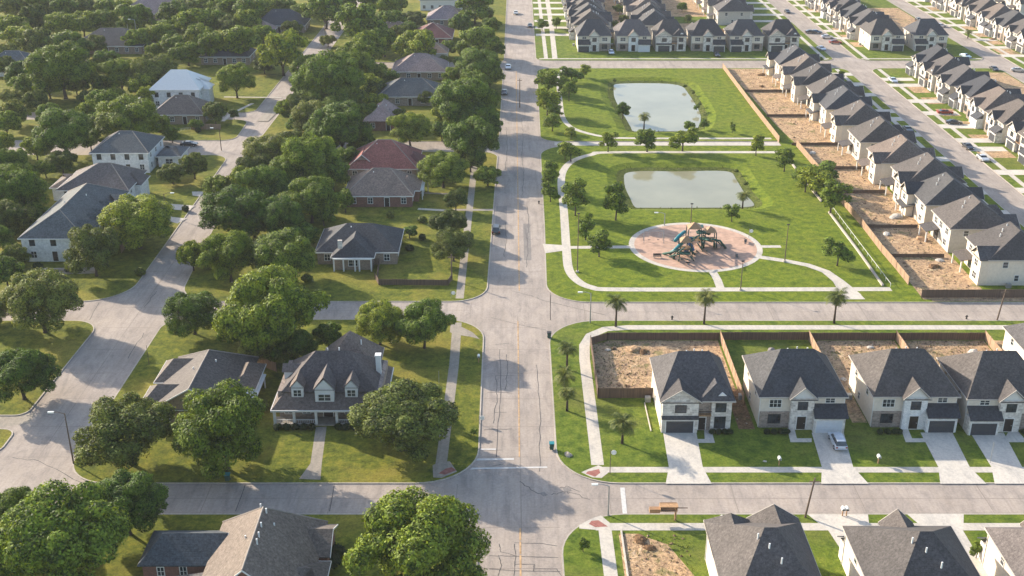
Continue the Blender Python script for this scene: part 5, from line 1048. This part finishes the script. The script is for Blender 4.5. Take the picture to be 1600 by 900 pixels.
sw = thing('swing_set', 'grey swing frame at the left of the playground', 'swing set', at2(1021, 378))
for sx in (-2.2, 2.2):
    for sy in (-.9, .9): G().tube([(sx, sy, 0), (sx, 0, 2.6)], [.07, .06], 6).build('leg', M['steel'], sw)
G().tube([(-2.3, 0, 2.6), (2.3, 0, 2.6)], [.07, .07], 6).build('crossbar', M['steel'], sw)
for sx in (-1, 1):
    G().box(sx - .25, -.12, .5, sx + .25, .12, .55).build('seat', M['dark'], sw); G().tube([(sx - .22, 0, .55), (sx - .22, 0, 2.55)], [.02, .02], 5).tube([(sx + .22, 0, .55), (sx + .22, 0, 2.55)], [.02, .02], 5).build('chain', M['steel'], sw)
def bench(u, v, lab, rz=0):
    b = thing('park_bench', lab, 'bench', at2(u, v), rz); G().box(-.9, -.25, .42, .9, .25, .48).build('seat', M['dark'], b); G().box(-.9, .22, .55, .9, .28, .95).build('backrest', M['dark'], b)
    for sx in (-.75, .75): G().box(sx - .04, -.22, 0, sx + .04, .22, .42).box(sx - .04, .2, .42, sx + .04, .25, .9).build('leg', M['steel'], b)
bench(1027, 403, 'dark bench on the lower left rim of the playground'); bench(1165, 379, 'dark bench on the right rim of the playground', 1.3); bench(1151, 402, 'small dark rider frame inside the playground, right side', 1.4)
sp = thing('spring_rider', 'small dark spring rider near the front of the playground', 'spring rider', at2(1075, 414)); G().tube([(0, 0, 0), (.05, 0, .2), (0, 0, .4)], [.12, .1, .12], 8).build('spring', M['steel'], sp); G().tube([(-.5, 0, .5), (0, 0, .55), (.5, 0, .6)], [.12, .2, .12], 8).build('rider_body', M['dark'], sp); G().tube([(.3, -.25, .9), (.3, .25, .9)], [.04, .04], 6).build('handle', M['steel'], sp)

# ------------------------------------------------------------ vehicles
def loft(sections, yhalf):
    pass
def car(u, v, rz, lab, col, cname, suv=False, name='parked_car', grp='parked cars'):
    x, y = at(u, v, 0); onlawn = LZ if grp == 'driveway cars' else 0.0
    r = thing(name, lab, 'car', (x, y, onlawn + 0.03), rz, grp); p = paint(cname, col); L, Wd = (4.8, 1.9); hr = 1.72 if suv else 1.42
    # side profile, nose towards -Y (local)
    prof = [(-2.35, .38), (-2.4, .62), (-2.25, .82), (-1.35, .98), (-1.1, 1.02), (1.9 if suv else 1.55, 1.04), (2.3, .98), (2.4, .7), (2.35, .38)]
    g = G(); n = len(prof)
    rows = [(-1.0, .0), (-.9, 1), (.9, 1), (1.0, 0)]
    for xs in (-.95, -.86, .86, .95):
        ins = 0.06 if abs(xs) > .9 else 0; g.v += [(xs, yy * (1 - ins * .4), zz - (ins if zz > .9 else 0)) for yy, zz in prof]
    for i in range(3):
        for j in range(n): q = (j + 1) % n; g.f.append((i * n + j, i * n + q, (i + 1) * n + q, (i + 1) * n + j))
    g.f += [tuple(range(n))[::-1], tuple(3 * n + j for j in range(n))]; g.build('body', p, r)
    y0, y1, t0, t1 = (-1.2, 2.25, -.45, 1.95) if suv else (-1.15, 1.75, -.35, 1.05)
    cb = G().add([(-.84, y0, 1.0), (.84, y0, 1.0), (.84, y1, 1.0), (-.84, y1, 1.0), (-.68, t0, hr - .06), (.68, t0, hr - .06), (.68, t1, hr - .06), (-.68, t1, hr - .06)], [(3, 2, 1, 0), (4, 5, 6, 7), (0, 1, 5, 4), (1, 2, 6, 5), (2, 3, 7, 6), (3, 0, 4, 7)]).build('cabin_glass', M['glass'], r)
    G().add([(-.7, t0 - .02, hr - .07), (.7, t0 - .02, hr - .07), (.7, t1 + .02, hr - .07), (-.7, t1 + .02, hr - .07), (-.6, t0 + .12, hr), (.6, t0 + .12, hr), (.6, t1 - .12, hr), (-.6, t1 - .12, hr)], [(3, 2, 1, 0), (4, 5, 6, 7), (0, 1, 5, 4), (1, 2, 6, 5), (2, 3, 7, 6), (3, 0, 4, 7)]).build('roof_panel', p, r)
    for sx in (-1, 1):
        for wy in (-1.45, 1.45):
            wh = G().tube([(sx * .80, wy, .34), (sx * .98, wy, .34)], [.34, .34], 14).build('wheel', M['tyre'], r); G().tube([(sx * .975, wy, .34), (sx * .99, wy, .34)], [.2, .2], 10).build('rim', M['rim'], wh)
        G().box(sx * .72 - .16, -2.41, .62, sx * .72 + .16, -2.3, .76).build('headlight', M['lampw'], r); G().box(sx * .74 - .14, 2.33, .7, sx * .74 + .14, 2.42, .88).build('tail_light', M['lampr'], r)
        G().box(sx * .98 - .08, -.95, 1.0, sx * .98 + .08, -.8, 1.12).build('mirror', p, r)
    for px, py in ((-.78, .3), (.78, .3)): G().add([(px - .03, py, 1.0), (px + .03, py, 1.0), (px * .88 + .03, py, hr - .06), (px * .88 - .03, py, hr - .06), (px - .03, py + .08, 1.0), (px + .03, py + .08, 1.0), (px * .88 + .03, py + .08, hr - .06), (px * .88 - .03, py + .08, hr - .06)], [(0, 1, 2, 3), (7, 6, 5, 4), (0, 3, 7, 4), (1, 5, 6, 2)]).build('pillar', p, r)
    return r
car(775, 362, pi, 'dark pickup-like car parked at the left kerb of the main road', (.03, .032, .036), 'black', True, grp='cars parked at kerbs')
car(1308, 695, pi, 'silver car on the driveway of the white gabled house', (.55, .6, .66), 'silver', True, grp='driveway cars')
CARS = [(794, 107, 0, 'white car at the left edge of the upper main road', (.6, .6, .6), 'white'), (788, 147, 0, 'dark car half under trees beside the upper main road', (.03, .03, .035), 'black'), (806, 22, 0, 'pale van far up the main road', (.5, .48, .44), 'cream'), (828, 42, 0, 'small dark car far up the main road', (.05, .05, .055), 'grey'),
        (1230, 20, 0, 'black car at the kerb high on the middle street', (.03, .03, .03), 'black'), (1275, 52, 1.5, 'blue car on a driveway by the middle street', (.06, .14, .25), 'blue'), (1267, 52, 1.5, 'dark car behind the blue one by the middle street', (.03, .03, .03), 'black'), (1305, 68, 1.5, 'red car on dirt near the upper crossroads', (.35, .05, .03), 'red'), (1283, 78, .2, 'silver car at the corner of the pond row', (.45, .46, .48), 'silver'),
        (1435, 33, 0, 'dark car in the cluster by the top right street, foremost', (.04, .04, .05), 'grey'), (1448, 38, 1.4, 'black car in the cluster by the top right street, right end', (.03, .03, .03), 'black'), (1470, 42, 1.4, 'white car on a top right driveway', (.6, .6, .6), 'white'), (1508, 90, .3, 'pale blue car parked beside the far right street bend', (.4, .5, .55), 'ice'), (1590, 112, 1.3, 'cream car at the right edge on the far street', (.5, .46, .38), 'cream'),
        (1490, 194, 1.4, 'dark car on a driveway across the middle street', (.05, .05, .05), 'grey'), (1595, 222, 1.2, 'teal dark car at the right picture edge', (.03, .10, .14), 'petrol'), (1340, 142, 0, 'pale car on the left kerb of the middle street', (.45, .5, .5), 'ice'), (1512, 232, 0, 'dark car at left kerb lower on the middle street', (.03, .03, .03), 'black'), (296, 228, 1.57, 'dark car on the side street by the farthest white house', (.03, .03, .035), 'black'), (1120, 88, 0, 'dark car on a driveway facing the upper pond', (.03, .03, .03), 'black'), (1022, 20, .2, 'grey car far in the top house columns', (.3, .3, .3), 'silver')]
CARS += [(1292, 60, 1.5, 'white car on the second driveway by the upper middle street', (.6, .6, .6), 'white'), (1395, 128, 0, 'silver car at the east kerb of the middle street', (.45, .46, .48), 'silver'), (1418, 205, 0, 'grey car at the west kerb of the middle street', (.12, .12, .13), 'mid'), (1476, 178, 1.5, 'red car on a driveway across the middle street', (.3, .04, .03), 'red'), (1553, 110, 0, 'dark car on the far street beside the verge', (.04, .04, .05), 'grey'),
         (1535, 250, 0, 'white van-like car at the lower middle street kerb', (.6, .6, .6), 'white'), (1500, 20, 1.4, 'black car on a top right corner driveway', (.03, .03, .03), 'black'), (1560, 55, 1.4, 'silver car on a top right corner driveway nearer the street', (.45, .46, .48), 'silver'), (955, 84, 0, 'silver car on a driveway facing the upper pond', (.45, .46, .48), 'silver'), (490, 92, .1, 'pale car on the leafy back street', (.5, .48, .44), 'cream')]
for c in CARS:
    car(*c[:4], c[4], c[5], grp='distant parked cars')
# debris on the bare yards
RK = random.Random(5)
def lump(n, s, seed):
    r = random.Random(seed); bm = bmesh.new(); bmesh.ops.create_icosphere(bm, subdivisions=2, radius=1)
    for v in bm.verts: v.co = Vector((v.co.x * s, v.co.y * s * .7, max(-.05, v.co.z * .45 * s))) * (1 + .35 * noise.noise(v.co * 1.7 + Vector((seed, 0, 0))))
    me = bpy.data.meshes.new('mound'); bm.to_mesh(me); bm.free(); me.materials.append(M[n]); return me
DB = [(990, 548, 'dirt', 1.6, 'dark dirt mound near the back of the corner yard'), (1005, 551, 'mulch', 1.1, 'smaller dark dirt mound beside the larger one'), (1075, 552, 'patch', .7, 'grey rubble lump by the corner house roof'), (950, 548, 'walk', .6, 'pale rubble lump at the corner yard left'), (1298, 581, 'walk', .9, 'pale rubble between the second and third front houses'), (1318, 594, 'walk', .7, 'pale rubble lump beside the third front house wall'), (1360, 544, 'walk', .7, 'pale rubble in the second dirt yard'), (1520, 552, 'walk', 1.3, 'pale slab heap in the third dirt yard'), (1000, 845, 'mulch', 1.2, 'dark brush heap on the bottom corner lot'), (1015, 858, 'mulch', .9, 'lower brush heap on the bottom corner lot'),
      (1400, 340, 'walk', 1.8, 'pale concrete washout in the park row yards'), (1385, 367, 'walk', 1.2, 'white rubble lump in the fifth park row yard'), (1468, 408, 'walk', 1.0, 'white plastic heap in the last park row yard'), (1460, 418, 'mulch', 1.4, 'dark hollow mound in the last park row yard'), (1270, 240, 'walk', 1.2, 'pale debris near the lane end fence'), (1330, 240, 'walk', 1.6, 'pale debris heap behind the park row at the lane'), (1190, 118, 'mulch', 1.6, 'dark mound in the uppermost dirt yard'), (1190, 136, 'mulch', 1.2, 'second dark mound in the upper dirt yard'), (1440, 375, 'tan', 1.6, 'orange sand heap in a lower park row yard'), (1075, 0 + 62, 'mulch', 1.0, 'brown heap between the pond row houses'), (1370, 245, 'mulch', 1.5, 'brown heap beside a park row patio'), (1550, 62, 'mulch', 1.4, 'brown soil heap near the top right corner'), (1195, 722, 'walk', .3, 'tiny pale stone on the second front lawn'), (1205, 548, 'patch', .9, 'grey play frame heap on the green back yard'), (838 + 50, 712, 'walk_old', .8, 'round pale slab on the corner verge')]
for i, (u, v, m_, s, lb) in enumerate(DB):
    o = bpy.data.objects.new('mound', lump(m_, s, i + 3)); link(o); x, y = at(u, v); o.location = (x, y, LZ); o.rotation_euler = (0, 0, i); tag(o, lb, 'debris')

# loose soil clods and rubble over the bare yards (nobody could count them)
g = G(); RK = random.Random(9)
for (x0, y0, x1, y1, n) in ((14.8, 168.6, 23.4, 189, 200), (23.6, 171.5, 37.6, 189, 240), (55, 172.5, 70, 189, 260), (71, 172.5, 86, 189, 260), (15.2, 112, 24, 130, 160), (81.5, 209, 93, 300, 700), (79.5, 300, 92, 402, 420), (36.2, 158.5, 38.2, 171, 40)):
    for _ in range(int(n * .55)):
        x, y, q = RK.uniform(x0, x1), RK.uniform(y0, y1), RK.uniform(.06, .3) * (1 if RK.random() < .9 else 2); a = RK.uniform(0, 3)
        c, s_ = cos(a) * q, sin(a) * q; z = LZ + .002
        g.add([(x + c, y + s_, z), (x - s_, y + c, z), (x - c, y - s_, z), (x + s_, y - c, z), (x + c * .2, y, z + q * .7)], [(0, 1, 4), (1, 2, 4), (2, 3, 4), (3, 0, 4)])
o = g.build('soil_clods', M['clod'], recalc=False); o['kind'] = 'stuff'

g = G()
def tuft(x, y, q, zb):
    for _ in range(3):
        a = RK.uniform(0, 6.28); dx, dy = cos(a) * q * .35, sin(a) * q * .35
        g.add([(x - dx * .5, y - dy * .5, zb), (x + dx * .5, y + dy * .5, zb), (x + RK.uniform(-.4, .4) * q, y + RK.uniform(-.4, .4) * q, zb + q)], [(0, 1, 2)])
for shore, ctr in ((pond_a, None), (pond_b, None)):
    o1 = offset(shore, -1.9)
    for i in range(len(shore)):
        a, b = Vector(o1[i]), Vector(o1[(i + 1) % len(o1)]); n_ = int((b - a).length * 1.2)
        for _ in range(n_):
            p = a.lerp(b, RK.random()) + Vector((RK.gauss(0, .7), RK.gauss(0, .7))); tuft(p.x, p.y, RK.uniform(.2, .7), -.55)
for _ in range(2600):   # weeds in the bare yards
    bx = RK.choice([(14.8, 168.6, 23.4, 189), (55, 176, 70, 189), (71, 176, 86, 189), (15.2, 100, 24, 130), (81.5, 209, 92, 300), (79.5, 300, 91, 402)]); tuft(RK.uniform(bx[0], bx[2]), RK.uniform(bx[1], bx[3]) , RK.uniform(.12, .35), LZ)
o = g.build('weeds', M['hedge'], recalc=False); o['kind'] = 'stuff'; o.data.materials[0] = M['leaf2']
# prototypes may have been left unlabelled only if unused
for o in bpy.data.objects:
    if o.parent is None and o.type == 'EMPTY' and 'label' in o.keys() and o['label'] == '': print('UNLABELLED', o.name)
print('OBJECTS', len(bpy.data.objects))
